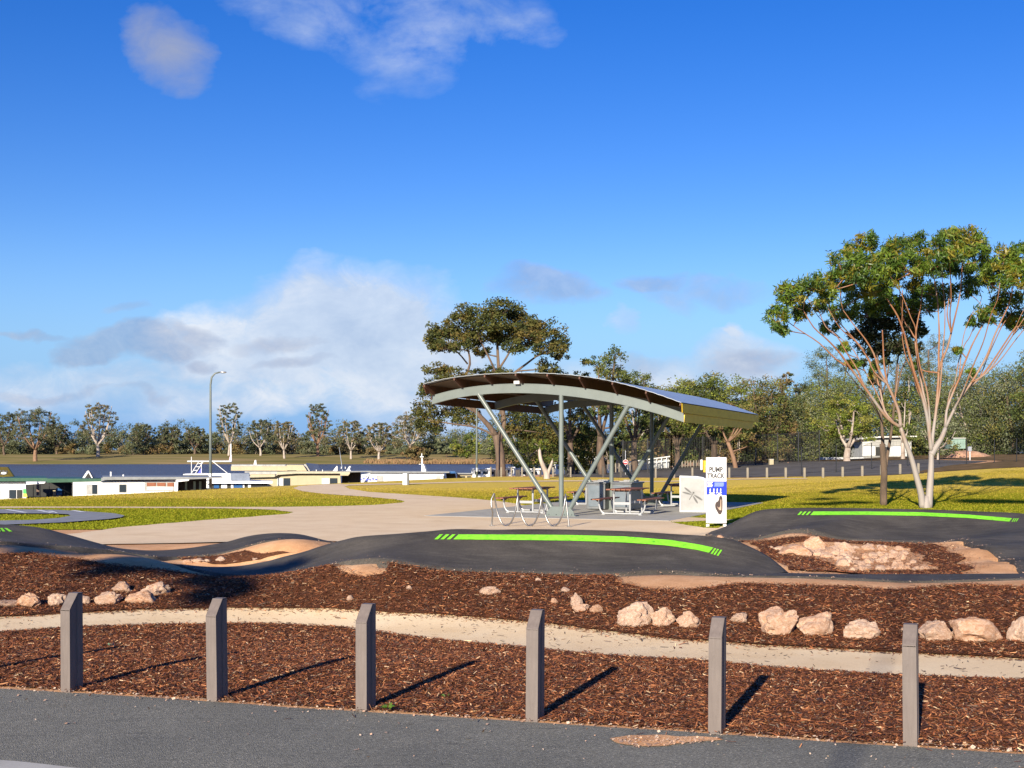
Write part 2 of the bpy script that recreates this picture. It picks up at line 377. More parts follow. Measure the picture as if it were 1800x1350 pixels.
pathtop = [(-1200, 1130), (-400, 1098), (-100, 1090), (0, 1086), (120, 1079), (260, 1073), (400, 1070), (520, 1071), (620, 1073), (740, 1080), (860, 1089), (960, 1098), (1060, 1110), (1160, 1122), (1250, 1130), (1340, 1136), (1460, 1142), (1600, 1149), (1700, 1155), (1800, 1160), (2000, 1170), (2300, 1180), (3200, 1200)]
pathbot = [(-1200, 1165), (-400, 1126), (-100, 1118), (0, 1112), (140, 1103), (300, 1098), (420, 1097), (500, 1098), (600, 1103), (700, 1117), (800, 1129), (900, 1137), (1000, 1148), (1100, 1156), (1240, 1163), (1360, 1175), (1500, 1184), (1600, 1189), (1700, 1193), (1800, 1197), (2000, 1207), (2300, 1220), (3200, 1250)]
for px, py in pathtop: p = G0(px, py); ctrl.append((p.x, p.y, 0.))
for px in range(-500, 1250, 110):
    for Y in (25., 28., 31.): ctrl.append(((px-900)/F*Y, Y, 0.))
for px in range(1250, 2400, 110):
    for Y in (29.5, 32.): ctrl.append(((px-900)/F*Y, Y, 0.))
# infield hollows
for px, py, Y, z in [(1400, 0, 22.5, .0), (1500, 0, 22.5, 0), (1600, 0, 22., 0), (1420, 0, 20.5, .0), (1520, 0, 20.5, -.02), (1620, 0, 20.5, 0), (1680, 0, 19.5, .02), (1450, 0, 18.6, .0), (1550, 0, 18.6, 0), (1650, 0, 18.2, .0), (1350, 0, 21, .04), (1390, 0, 19., .05), (1330, 0, 22.8, .06), (1540, 0, 17.4, .06), (1640, 0, 17.3, .06),
                     (420, 0, 19.6, .14), (350, 0, 19.6, .08), (500, 0, 19.6, .30), (545, 0, 19.8, .34), (470, 0, 19., .18), (600, 0, 20, .2), (700, 0, 20, .1), (850, 0, 20, .06), (1000, 0, 20, .04), (1100, 0, 20, .04), (900, 0, 22.5, 0), (1100, 0, 23, 0), (1200, 0, 22, .04), (700, 0, 24, 0)]:
    ctrl.append(((px-900)/F*Y, Y, z))
# mulch mounds of the embankment in front of the left berm
for px, py, Y in [(20, 1000, 16.6), (100, 1005, 16.4), (60, 1040, 15.1), (180, 1040, 15.2), (260, 1040, 15.2), (330, 1048, 14.8)]:
    p = P(px, py, Y); ctrl.append(tuple(p))
C = np.array(ctrl); 
_, ui = np.unique(np.round(C[:, :2]/.12).astype(int), axis=0, return_index=True); C = C[ui]
def phi(r2): return .5*r2*np.log(r2+1e-9)
def fit(C, lam=.02):
    n = len(C); d = ((C[:, None, :2]-C[None, :, :2])**2).sum(-1); A = np.zeros((n+3, n+3)); A[:n, :n] = phi(d)+lam*np.eye(n)
    A[:n, n] = 1; A[:n, n+1:] = C[:, :2]; A[n, :n] = 1; A[n+1:, :n] = C[:, :2].T
    return np.linalg.solve(A, np.concatenate([C[:, 2], np.zeros(3)]))
WT = fit(C)
def rbf(x, y):
    out = np.zeros(len(x)); s = 4000
    for k in range(0, len(x), s):
        xx, yy = x[k:k+s], y[k:k+s]
        d = (xx[:, None]-C[None, :, 0])**2+(yy[:, None]-C[None, :, 1])**2
        out[k:k+s] = phi(d)@WT[:len(C)]+WT[-3]+WT[-2]*xx+WT[-1]*yy
    return out
# river bank line (lawn edge seen over the houseboats)
edge_px = [(-900, 935), (-400, 900), (0, 878), (230, 868), (440, 857), (700, 845), (860, 838)]
BANK = [tuple(G0(*e)[:2]) for e in edge_px] + [(6, 118), (22, 138), (52, 165), (110, 220), (300, 360), (900, 700)]
def yedge(px): return float(np.interp(px, [e[0] for e in edge_px], [e[1] for e in edge_px]))
def bankdist(x, y):
    """signed distance to the bank line, positive on the river side"""
    best = np.full(len(x), 1e9); sg = np.zeros(len(x))
    for (ax, ay), (bx, by) in zip(BANK[:-1], BANK[1:]):
        dx, dy = bx-ax, by-ay; l2 = dx*dx+dy*dy
        t = np.clip(((x-ax)*dx+(y-ay)*dy)/l2, 0, 1)
        qx, qy = ax+t*dx, ay+t*dy; d = np.hypot(x-qx, y-qy)
        s = dx*(y-ay)-dy*(x-ax)
        m = d < best; best[m] = d[m]; sg[m] = np.sign(s[m])
    return best*sg
def H(x, y):
    x = np.atleast_1d(np.asarray(x, float)); y = np.atleast_1d(np.asarray(y, float))
    z = np.zeros(len(x))
    m = (y > 9.5) & (y < 32) & (np.abs(x) < 24)
    if m.any():
        xx, yy = x[m], y[m]
        w = sstep(yy, 9.5, 11.5)*(1-sstep(yy, 28.5, 31.5))*(1-sstep(np.abs(xx), 17, 24))
        z[m] = rbf(xx, yy)*w
    z += sstep(y, 45, 71)*(.5*sstep(x, 8, 18)+.62*sstep(x, 17, 30))
    z += sstep(y, 30, 60)*sstep(x, 30, 60)*.8
    mm = y > 20
    bd = np.full(len(x), -50.); 
    if mm.any(): bd[mm] = bankdist(x[mm], y[mm])
    z = z-3.6*sstep(bd, -.1, 5.)
    return z
def axis(parts):
    out = []
    for a, b, s in parts: out += list(np.arange(a, b, s))
    return np.array(out+[parts[-1][1]])
def make_track():
    global tv, tf, track, TB
    tv = []; tf = []
    for g in STRIPS:
        k = len(tv); n, m = len(g), len(g[0])
        for i in range(n):
            a = g[i][0]; b = g[i][-1]; d = (b-a); d.z = 0; d.normalize()
            row = [a-d*.05-Vector((0, 0, .14))]+g[i]+[b+d*.10+Vector((0, 0, -.012)), b+d*.20-Vector((0, 0, .16))]
            tv += [tuple(p) for p in row]
        m += 3
        for i in range(n-1):
            for j in range(m-1): q = k+i*m+j; tf.append((q, q+m, q+m+1, q+1))
    me = bpy.data.meshes.new('pump_track'); me.from_pydata(tv, [], tf); me.update()
    me.polygons.foreach_set('use_smooth', [True]*len(tf))
    track = tag(link_mesh('pump_track', me, M['track']), 'black asphalt pump track with banked berms and rollers', 'track', kind='structure')
    TB = BVHTree.FromPolygons(tv, tf)
xs = axis([(-900, -100, 40), (-100, -40, 6), (-40, -14, 1.), (-14, 15, .18), (15, 40, 1), (40, 100, 5), (100, 900, 40)])
ys = axis([(-60, 0, 6), (0, 9, 1), (9, 29, .18), (29, 33, .5), (33, 125, 1.), (125, 300, 6), (300, 900, 40)])
gx, gy = np.meshgrid(xs, ys); gz = H(gx.ravel(), gy.ravel())
make_track()
for i in np.nonzero((gy.ravel() > 13) & (gy.ravel() < 29) & (np.abs(gx.ravel()) < 17))[0]:
    h = TB.ray_cast(Vector((gx.ravel()[i], gy.ravel()[i], 5)), Vector((0, 0, -1)))
    if h[0] is not None and gz[i] > h[0].z-.07: gz[i] = h[0].z-.07
V = np.stack([gx.ravel(), gy.ravel(), gz], 1)
nx, ny = len(xs), len(ys)
ii = (np.arange(ny-1)[:, None]*nx+np.arange(nx-1)[None]).ravel()
Q = np.stack([ii, ii+1, ii+nx+1, ii+nx], 1)
def grid_mesh(name, V, Q, mat, smooth=True):
    me = bpy.data.meshes.new(name); me.from_pydata(V.tolist(), [], Q.tolist()); me.update()
    if smooth: me.polygons.foreach_set('use_smooth', [True]*len(me.polygons))
    return link_mesh(name, me, mat)
ground = tag(grid_mesh('ground', V, Q, M['dirt']), 'pinkish sandy ground showing between the mulch, lawns and track', 'ground', kind='structure')
GB = BVHTree.FromPolygons(V.tolist(), Q.tolist())
def ray(px, py, trees):
    d = Vector(((px-900)/F, 1, -(py-800)/F)).normalized(); best = None
    for t in trees:
        h = t.ray_cast(CAM, d, 3000)
        if h[0] is not None and (best is None or h[3] < best[3]): best = h
    return best
def HIT(px, py):
    h = ray(px, py, [GB]); return h[0] if h else G0(px, max(py, 801))
def zone(name, poly, step, mat, dz, label, cat, rag=0., seg=None, clipx=None):
    """sheet draped over the ground inside a polygon of world xy points"""
    pts = []
    seg = seg or step
    n = len(poly)
    for i in range(n):
        a, b = Vector(poly[i][:2]), Vector(poly[(i+1) % n][:2]); k = max(1, int((b-a).length/seg))
        for j in range(k):
            p = a.lerp(b, j/k)
            if rag:
                d = (b-a).normalized(); nn = Vector((-d.y, d.x))
                e = noise.noise(Vector((p.x*1.7, p.y*1.7, 3.1)))*.8+noise.noise(Vector((p.x*6, p.y*6, 9.)))*.5
                p = p+nn*e*rag
            pts.append(p)
    nb = len(pts); P2 = np.array([(p.x, p.y) for p in pts])
    x0, y0 = P2.min(0); x1, y1 = P2.max(0)
    X, Y = np.meshgrid(np.arange(x0+step/2, x1, step), np.arange(y0+step/2, y1, step)); X = X.ravel(); Y = Y.ravel()
    ins = inside(P2, X, Y)
    X, Y = X[ins], Y[ins]
    allp = [Vector(p) for p in P2.tolist()]+[Vector((a, b)) for a, b in zip(X+(rng.random(len(X))-.5)*step*.2, Y+(rng.random(len(X))-.5)*step*.2)]
    r = delaunay_2d_cdt(allp, [(i, (i+1) % nb) for i in range(nb)], [list(range(nb))], 1, 1e-5)
    vo = np.array([(v.x, v.y) for v in r[0]]); z = H(vo[:, 0], vo[:, 1])+dz
    Vv = np.column_stack([vo, z])
    me = bpy.data.meshes.new(name); me.from_pydata(Vv.tolist(), [], [list(f) for f in r[2]]); me.update()
    me.polygons.foreach_set('use_smooth', [True]*len(me.polygons))
    bm = bmesh.new(); bm.from_mesh(me)
    for f in bm.faces:
        if f.normal.z < 0: f.normal_flip()
    bm.to_mesh(me); bm.free()
    o = link_mesh(name, me, mat); tag(o, label, cat, kind='structure'); return o
def inside(P2, X, Y):
    c = np.zeros(len(X), bool); n = len(P2); j = n-1
    for i in range(n):
        xi, yi = P2[i]; xj, yj = P2[j]
        if yi != yj:
            c ^= ((yi > Y) != (yj > Y)) & (X < (xj-xi)*(Y-yi)/(yj-yi)+xi)
        j = i
    return c
def hp(lst): return [tuple(HIT(a, b)[:2]) for a, b in lst]
# road in the foreground
road_edge = [(-1300, 1090), (-500, 1160), (-200, 1192), (0, 1212), (120, 1218), (375, 1235), (640, 1253), (940, 1271), (1255, 1292), (1600, 1314), (1800, 1327), (2100, 1345), (2600, 1370), (3600, 1400)]
re = hp(road_edge)
zone('road', re+[(14, -12), (-16, -12)], .5, M['road'], .006, 'grey asphalt road along the bottom of the picture', 'road', rag=.03, seg=.06)
# concrete edge of the road in the corner
zone('kerb_strip', hp([(-300, 1322), (-100, 1332), (30, 1342), (120, 1352), (300, 1372)])+[(-1.5, 5.9), (-6, 5.6)], .4, M['slab'], .012, 'pale concrete strip crossing the road corner', 'kerb', rag=.02, seg=.1)
zone('sand_patch', hp([(1075, 1301), (1110, 1296), (1180, 1298), (1250, 1299), (1272, 1303), (1240, 1308), (1180, 1310), (1130, 1316), (1105, 1312)]), .1, M['dirt'], .011, 'spill of pinkish sand on the road beside the bollards', 'sand', rag=.09, seg=.02)
mulch_near = [(a, b-4) for a, b in road_edge]+list(reversed(pathbot))
MN = hp(mulch_near)
zone('mulch_bed', MN, .2, M['mulchbase'], .008, 'brown bark mulch bed between the road and the cream path', 'mulch', rag=.05, seg=.08)
zone('path', hp([(a, b-6) for a, b in pathtop]+[(a, b+6) for a, b in reversed(pathbot)]), .25, M['path'], .004, 'cream crushed rock path curving between two mulch beds', 'path', rag=.02, seg=.12)
mtop = [(-300, 972), (0, 977), (50, 974), (90, 980), (150, 987), (185, 995), (230, 999), (290, 1004), (340, 1013), (400, 1018), (480, 1014), (550, 1003), (590, 999), (604, 1010), (640, 1017), (676, 1012), (692, 996), (733, 999), (783, 1006), (833, 1009), (933, 1011), (1000, 1014), (1075, 1015), (1088, 1028), (1130, 1038), (1200, 1040), (1250, 1035), (1300, 1029), (1400, 1032), (1500, 1035), (1580, 1040), (1640, 1035), (1700, 1031), (1800, 1036), (2200, 1036)]
MBK = hp(mtop)+hp(list(reversed(pathtop)))
zone('mulch_bank', MBK, .2, M['mulchbase'], .022, 'brown bark mulch embankment rising from the path to the pump track', 'mulch', rag=.06, seg=.08)
MIF = hp([(1296, 952), (1325, 954), (1370, 949), (1410, 944), (1445, 946), (1480, 952), (1540, 955), (1600, 957), (1650, 960), (1668, 964), (1655, 972), (1690, 978), (1700, 984), (1672, 992), (1712, 999), (1690, 1006)])+[(6.3, 17.6), (4.2, 17.6)]+hp([(1392, 1005), (1362, 984), (1335, 966)])
zone('mulch_infield', MIF, .25, M['mulchbase'], .02, 'brown bark mulch inside the right loop of the track', 'mulch', rag=.12, seg=.1)
MIL = hp([(300, 984), (350, 981), (395, 977), (430, 970), (450, 975), (520, 974), (470, 980), (420, 990), (370, 993), (325, 990)])
zone('mulch_hollow', MIL, .25, M['mulchbase'], .02, 'dark mulch in the hollow of the left track loop', 'mulch', rag=.06, seg=.1)
zone('sandy_hollow', hp([(1375, 962), (1420, 953), (1470, 957), (1540, 960), (1600, 967), (1625, 985), (1650, 1004), (1480, 1006), (1450, 990), (1400, 975)]), .25, M['dirt'], .034, 'orange soil under the rock pile', 'soil', rag=.12, seg=.08)
# lawns, gravel and slab
lawn_edge = [G0(a, b-.0) for a, b in edge_px]
lw = [tuple(p[:2]) for p in lawn_edge]
lawnpoly = [(-40, 29.5), (-12, 29.3), (4, 29.3), (5.2, 29.0), (6.5, 28.6), (12, 28.3), (20, 27), (40, 20), (70, 20), (70, 100)]+hp([(1800, 822), (1650, 830), (1560, 836), (1480, 838), (1320, 840.5), (1130, 840), (985, 838.5)])+[lw[-1]]+[( (lw[-2][0]), lw[-2][1]), lw[-3], lw[-4], lw[-5], lw[-6]]
zone('lawn', lawnpoly, 1.1, M['lawn'], .012, 'mown lawn turning from green to straw yellow across the park', 'lawn', rag=.15, seg=.5)
grav = hp([(118, 941), (205, 929), (330, 918), (440, 909.5), (505, 904.5), (514, 901.5), (480, 897), (400, 894.6), (200, 893.6), (0, 893.8), (-300, 894), (-300, 891.4), (0, 891.4), (200, 891.6), (400, 892.2), (500, 892), (600, 890.5), (660, 888.5), (706, 884.5), (712, 882), (695, 878.5), (640, 873.5), (570, 869), (530, 864), (516, 859), (525, 855), (556, 852.5), (600, 851), (616, 853.4), (606, 856), (614, 860), (650, 865.5), (720, 870), (800, 875), (870, 881), (905, 886)])+[(1.2, 39.5), (6, 33.5)]+hp([(1178, 919), (1205, 924), (1238, 929), (1262, 930), (1290, 920)])+[(5.4, 29), (4.5, 26), (-3, 24.4), (-8, 24), (-10, 25.2)]
GRV = zone('gravel_path', grav, .6, M['gravel'], .022, 'pale gravel area winding past the shelter to the river', 'path', rag=.10, seg=.22)
thin = hp([(598, 852.5), (700, 850.4), (860, 846.2), (1050, 844.8), (1250, 843.2), (1420, 842), (1420, 843.0), (1250, 844.6), (1050, 846.4), (860, 848), (700, 852.2), (610, 854.3)])
zone('footpath', thin, 1.0, M['gravel'], .03, 'narrow straw coloured path line crossing the far lawn', 'path', rag=.08, seg=.6)
pad = hp([(-60, 896), (0, 897.6), (100, 899), (150, 901.5), (200, 905), (219, 909), (214, 912), (190, 915.5), (110, 921.5), (0, 926), (-60, 928), (-60, 919), (0, 918.2), (60, 917), (104, 913.5), (124, 909.5), (120, 906.8), (90, 905.5), (0, 905), (-60, 905)])
zone('sports_pad', pad, .5, M['padgrey'], .05, 'grey curved court surface with white lines on the left lawn', 'pad', seg=.25)
for k, q in enumerate([[(8, 898.4), (14, 898.2), (50, 904), (40, 904.2)], [(62, 899.6), (70, 899.4), (98, 904.4), (88, 904.8)], [(78, 901.4), (92, 901.2), (102, 904.6), (98, 905)], [(124, 900.2), (132, 900.1), (152, 903), (142, 903.2)]]):
    zone('line_marking', hp(q), .4, M['white'], .056, 'thin white line painted on the grey court surface', 'marking')
cp = hp([(970, 837.6), (1130, 839.4), (1320, 839.6), (1480, 837.4), (1560, 835.4), (1625, 832.6)])+[(38, 100), (40, 122), (10, 128), (4, 112)]
zone('car_park', cp, 2., M['carpark'], .02, 'dark asphalt car park behind the timber posts', 'car park', rag=.2, seg=1.)
# ------------------------------------------------------------------ pump track mesh
def line(name, top, bot, parent, n=None):
    """painted line: pixels projected on the track surface, laid 6 mm proud"""
    vs = []; fs = []
    K = n or 40; 
    tx = np.linspace(0, 1, K)
    def samp(l):
        a = np.array(l, float); d = np.r_[0, np.cumsum(np.hypot(*np.diff(a, axis=0).T))]; d /= d[-1]
        return np.column_stack([np.interp(tx, d, a[:, 0]), np.interp(tx, d, a[:, 1])])
    T, B = samp(top), samp(bot)
    for t, b in zip(T, B):
        for s in (0, .5, 1):
            px, py = t*(1-s)+b*s; h = ray(px, py, [TB])
            p = h[0]+Vector((0, -.004, .008)) if h else P(px, py, 17); vs.append(tuple(p))
    for i in range(K-1):
        for j in range(2): q = i*3+j; fs.append((q, q+1, q+4, q+3))
    mb = MB(); mb.add(vs, fs); return mb.build(name, M['green'], parent, smooth='all')
line('line_marking', [(806, 940.3), (933, 940.8), (1000, 941.3), (1100, 944), (1180, 950.3), (1230, 958.3), (1254, 963.5)], [(797, 949), (933, 950.3), (1000, 951.2), (1100, 954.5), (1170, 959.5), (1225, 967.5), (1246, 972.5)], track, 70)
for a, b in ((795, 785), (784, 774), (773, 763.5)):
    line('line_marking', [(a, 940.2), (a+6, 940.2)], [(b, 949), (b+6.5, 949)], track, 3)
for a, b in ((1256, 1249), (1261, 1254), (1266.5, 1259.5)):
    line('line_marking', [(a, 964.5+(a-1256)*.25), (a+3, 965.2+(a-1256)*.25)], [(b, 974+(a-1256)*.3), (b+3, 975+(a-1256)*.3)], track, 3)
line('line_marking', [(1430, 899.6), (1520, 899.6), (1620, 901), (1700, 905), (1779, 911.5)], [(1424, 906), (1520, 905.6), (1620, 907.3), (1700, 911), (1774, 917.5)], track, 60)
for a, b in ((1422, 1416), (1414, 1408.5), (1407, 1401.5)):
    line('line_marking', [(a, 899.8), (a+4, 899.8)], [(b, 905.8), (b+4, 905.8)], track, 3)
for a in (1782, 1785.5, 1789):
    line('line_marking', [(a, 911.5), (a+1.6, 911.7)], [(a-4, 917.6), (a-2.4, 917.8)], track, 3)
line('line_marking', [(-90, 929.2), (-20, 929), (-3, 929)], [(-88, 935), (-10, 935), (2, 935)], track, 10)
line('line_marking', [(0, 929), (4.5, 929)], [(5, 935), (10, 935)], track, 3)
line('line_marking', [(7.5, 929), (12.5, 929)], [(16, 935), (22, 935)], track, 3)

zone('scrub_ground', hp([(1600, 833), (1650, 829.5), (1720, 826), (1800, 821.5)])+[(45, 62), (90, 62), (90, 175), (10, 175), (12, 130), (41, 123), (39, 99)], 3., M['scrub'], .03, 'dry brown scrubby ground behind the car park', 'scrub', rag=.3, seg=1.)
# ------------------------------------------------------------------ bark chips, one mesh of loose stuff
def quads_mesh(name, V4, col, mat, org=None):
    """V4 (n,4,3) -> mesh of n separate quads with per-face tint"""
    n = len(V4); me = bpy.data.meshes.new(name)
    me.vertices.add(n*4); me.vertices.foreach_set('co', (V4-(0 if org is None else np.array(org))).reshape(-1).astype(np.float32))
    me.loops.add(n*4); me.loops.foreach_set('vertex_index', np.arange(n*4, dtype=np.int32))
    me.polygons.add(n); me.polygons.foreach_set('loop_start', np.arange(0, n*4, 4, dtype=np.int32))
    me.update(calc_edges=True)
    a = me.color_attributes.new('tint', 'FLOAT_COLOR', 'POINT')
    cc = np.ones((n, 4, 4), np.float32); cc[:, :, :3] = col[:, None, :]; a.data.foreach_set('color', cc.reshape(-1))
    me.materials.append(mat); return me
def scatter_poly(P2, n):
    P2 = np.array(P2); x0, y0 = P2.min(0); x1, y1 = P2.max(0); out = []
    tot = 0
    while tot < n:
        X = rng.uniform(x0, x1, n); Y = rng.uniform(y0, y1, n); m = inside(P2, X, Y); out.append(np.column_stack([X[m], Y[m]])); tot += m.sum()
        if m.sum() == 0: break
    return np.concatenate(out)[:n]
pal = np.array([(.045, .017, .009), (.095, .032, .014), (.18, .060, .026), (.27, .105, .047), (.36, .17, .085), (.48, .34, .23), (.12, .09, .075)])
pw = np.array([.22, .26, .24, .14, .08, .03, .03])
def chips(pts, dz=.03, s=1.):
    m = (np.abs(pts[:, 0]) < pts[:, 1]*.43+3.); pts = pts[m]; n = len(pts)
    z = H(pts[:, 0], pts[:, 1])+dz+rng.random(n)*.011
    ln = np.minimum(rng.gamma(3., .0052, n), .042)*s+.006; wd = rng.uniform(.0022, .0056, n)*s
    az = rng.uniform(0, 2*np.pi, n); el = rng.normal(0, .25, n); ro = rng.normal(0, .45, n)
    a = np.stack([np.cos(az)*np.cos(el), np.sin(az)*np.cos(el), np.sin(el)], 1)
    b = np.stack([-np.sin(az), np.cos(az), np.zeros(n)], 1); b = b*np.cos(ro)[:, None]; b[:, 2] += np.sin(ro)
    c = np.column_stack([pts, z]); A = a*ln[:, None]; B = b*wd[:, None]
    V4 = np.stack([c-A-B*.6, c+A-B, c+A*.9+B*.7, c-A*.9+B], 1)
    col = pal[rng.choice(len(pal), n, p=pw)]*rng.uniform(.8, 1.6, (n, 1))*np.array([1.03, 1.0, .86])
    return V4, col
allV = []; allC = []
for poly, dens, dz in ((MN, 5600, .006), (MBK, 3100, .028), (MIF, 1300, .028), (MIL, 900, .028)):
    A2 = np.array(poly); m = np.clip(A2[:, 0], -11, 11); A2 = np.column_stack([m, A2[:, 1]])
    area = .5*abs(np.dot(A2[:, 0], np.roll(A2[:, 1], 1))-np.dot(A2[:, 1], np.roll(A2[:, 0], 1)))
    v, c = chips(scatter_poly(A2, int(area*dens)), dz); allV.append(v); allC.append(c)
# ragged fringe of chips spilling over the edges and strewn on the path
def along(pts, n, sig):
    a = np.array([p[:2] for p in pts]); d = np.r_[0, np.cumsum(np.hypot(*np.diff(a, axis=0).T))]; t = rng.uniform(0, d[-1], n)
    q = np.column_stack([np.interp(t, d, a[:, 0]), np.interp(t, d, a[:, 1])]); return q+rng.normal(0, sig, (n, 2))
for pts, n, sg in ((hp(pathtop), 8200, .06), (hp(pathbot), 6200, .035), (hp(pathtop), 1300, .25), (hp([(a, b-8) for a, b in road_edge]), 5000, .09), (hp(mtop), 3800, .06), (MIF, 3000, .12), (re, 130, .25)):
    v, c = chips(along(pts, n, sg), .006 if n in (8200, 6200, 1300, 130) else .024); allV.append(v); allC.append(c)
PTH = hp(pathtop+list(reversed(pathbot)))
v, c = chips(scatter_poly(PTH, 900), .006); c *= .3; allV.append(v); allC.append(c)
me = quads_mesh('bark_chips', np.concatenate(allV), np.concatenate(allC), M['chip'])
tag(link_mesh('bark_chips', me, None), 'loose reddish brown bark chips covering the mulch beds', 'bark chips', kind='stuff')
# gravel grit strewn along the road edge
n = 5200; q = along(re, n, .05); q[:, 1] += .05; q2 = along(re, 900, .45); q2[:, 1] -= .25; q3 = scatter_poly(np.array(hp([(1070, 1302), (1120, 1296), (1270, 1300), (1240, 1308), (1120, 1318)])), 420)
q = np.concatenate([q, q2, q3]); n = len(q); z = H(q[:, 0], q[:, 1])+.014
s = rng.gamma(2.2, .0022, n)+.0015; az = rng.uniform(0, 6.28, n); A = np.stack([np.cos(az)*s, np.sin(az)*s, rng.uniform(-.3, .6, n)*s], 1); B = np.stack([-np.sin(az)*s, np.cos(az)*s, rng.uniform(-.3, .8, n)*s], 1)*.8
c = np.column_stack([q, z]); V4 = np.stack([c-A, c-B, c+A, c+B], 1)
ex = []
for g_ in STRIPS:
    for i_ in range(0, len(g_)-1):
        a_, b_ = g_[i_][0], g_[i_+1][0]
        for q_ in range(int(random.choice((0, 2, 5, 14)))):
            t_ = random.random(); p_ = a_.lerp(b_, t_); d_ = (g_[i_][8]-g_[i_][0]).normalized(); e_ = random.gauss(0, .10)-.03; p_ = p_+d_*e_; ex.append((p_.x, p_.y, p_.z+.012))
ex = np.array(ex); n2_ = len(ex); s2 = rng.gamma(2., .0022, n2_)+.0015; az = rng.uniform(0, 6.28, n2_)
A2_ = np.stack([np.cos(az)*s2, np.sin(az)*s2, rng.uniform(-.3, .6, n2_)*s2], 1); B2_ = np.stack([-np.sin(az)*s2, np.cos(az)*s2, rng.uniform(-.2, .8, n2_)*s2], 1)*.8
V4 = np.concatenate([V4, np.stack([ex-A2_, ex-B2_, ex+A2_, ex+B2_], 1)]); n = len(V4)
col = np.array([(.55, .36, .25), (.62, .48, .36), (.42, .26, .17), (.30, .20, .15)])[rng.integers(0, 4, n)]
tag(link_mesh('grit', quads_mesh('grit', V4, col, M['chip']), None), 'pinkish grit scattered along the asphalt edge', 'grit', kind='stuff')

# short grass blades standing on the nearer lawn
LP = np.array([p[:2] for p in lawnpoly]); GP = np.array(grav); PP = np.array(pad)
n = 230000; Yb = 29.3+(66-29.3)*rng.random(n)**1.35; Xb = Yb*rng.uniform(-.5, .62, n)
m = inside(LP, Xb, Yb) & ~inside(GP, Xb, Yb) & ~inside(PP, Xb, Yb)
la = (Xb-1.37)*.929-(Yb-35.3)*.371; lb = (Xb-1.37)*.371+(Yb-35.3)*.929; m &= ~((la > -3.75) & (la < 3.5) & (lb > -1.25) & (lb < 12.25))
Xb, Yb = Xb[m], Yb[m]; n = len(Xb); zb_ = H(Xb, Yb)+.01; hg = rng.uniform(.012, .036, n); c = np.column_stack([Xb, Yb, zb_])
A = np.stack([rng.normal(0, .02, n), rng.normal(0, .02, n), hg], 1); az = rng.uniform(0, 6.28, n); B = np.stack([np.cos(az)*.012, np.sin(az)*.012, np.zeros(n)], 1)*rng.uniform(.6, 1.6, (n, 1))
g1 = np.array([(.20, .215, .014), (.25, .235, .018), (.32, .26, .028), (.38, .29, .045)])
far_ = np.clip((Yb-36)/26+rng.normal(0, .3, n), 0, .999); col = g1[(far_*4).astype(int)]*rng.uniform(.88, 1.12, (n, 1))
tag(link_mesh('grass', quads_mesh('grass', np.stack([c-B, c+B, c+A+B*.3, c+A-B*.3], 1), col, M['leaf_far']), None), 'short grass blades of the mown lawn', 'grass', kind='stuff')
# ------------------------------------------------------------------ bollards along the road
def bollard_proto():
    o = empty('bollard', (0, 0, 0), None, None)
    D, w, h = .150, .082, .725; hc = h-.115; dc = .092
    mb = MB(); g0, g1, gd = .055, .095, .007
    cs = [(-w/2, 0), (w/2, 0), (w/2, g0), (w/2-gd, g0+.004), (w/2-gd, g1-.004), (w/2, g1), (w/2, D), (-w/2, D), (-w/2, g1), (-w/2+gd, g1-.004), (-w/2+gd, g0+.004), (-w/2, g0)]
    def top(t): return h if t >= dc else hc+(h-hc)*t/dc
    n = len(cs); vb = [(x, t, -.12) for x, t in cs]; vt = [(x, t, top(t)-.001) for x, t in cs]
    mb.add(vb+vt, [(i, (i+1) % n, n+(i+1) % n, n+i) for i in range(n)])
    body = mb.build('post', M['bollard'], o, bevel=.0)
    cap = MB(); a = w/2
    cap.add([(-a, 0, hc-.001), (a, 0, hc-.001), (a, dc, h-.001), (-a, dc, h-.001), (a, D, h-.001), (-a, D, h-.001), (-a, 0, hc-.01), (a, 0, hc-.01), (a, dc, h-.01), (-a, dc, h-.01), (a, D, h-.01), (-a, D, h-.01)],
            [(0, 1, 2, 3), (3, 2, 4, 5), (0, 6, 7, 1), (1, 7, 8, 2), (2, 8, 10, 4), (4, 10, 11, 5), (5, 11, 9, 3), (3, 9, 6, 0)])
    cap.build('bevelled_top', M['bollard'], o, bevel=.003)
    return o
BPX = [(118, 1216, 'purple grey bollard furthest left, in front of the partly hidden boulders'), (375, 1233, 'grey bollard second from left, just right of the shaded boulder heap'),
       (637, 1250, 'grey bollard third from left, weed tuft at its foot'), (936, 1268, 'grey bollard below the left half of the long lime line, fourth from left'),
       (1257, 1291, 'grey bollard beside the spill of pink sand on the road'), (1600, 1312, 'grey bollard furthest right, almost face on with short dark shadow')]
bp = bollard_proto()
th = R(18.4)
for i, (px, py, lab) in enumerate(BPX):
    o = bp if i == 0 else tree_copy(bp)
    p = G0(px, py); nrm = Vector((-math.sin(th), -math.cos(th), 0))
    # px is the middle of the whole silhouette: the post centre lies half its depth behind the front face
    c = p+Vector((math.sin(th), math.cos(th), 0))*-.02
    o.location = (c.x-.0, c.y, 0); o.rotation_euler = (random.uniform(-.012, .012), random.uniform(-.012, .012), -th-(R(4) if i == 5 else R(2) if i == 4 else 0)+random.uniform(-.006, .006))
    tag(o, lab, 'bollard', 'road side bollards')
for i, (dx, lab) in enumerate(((-1.15, 'grey bollard just outside the left of the frame, only its shadow showing'),)):
    o = tree_copy(bp); p = G0(118, 1216)
    o.location = (p.x-1.15, p.y+.36, 0); o.rotation_euler = (0, 0, -th); tag(o, lab, 'bollard', 'road side bollards')
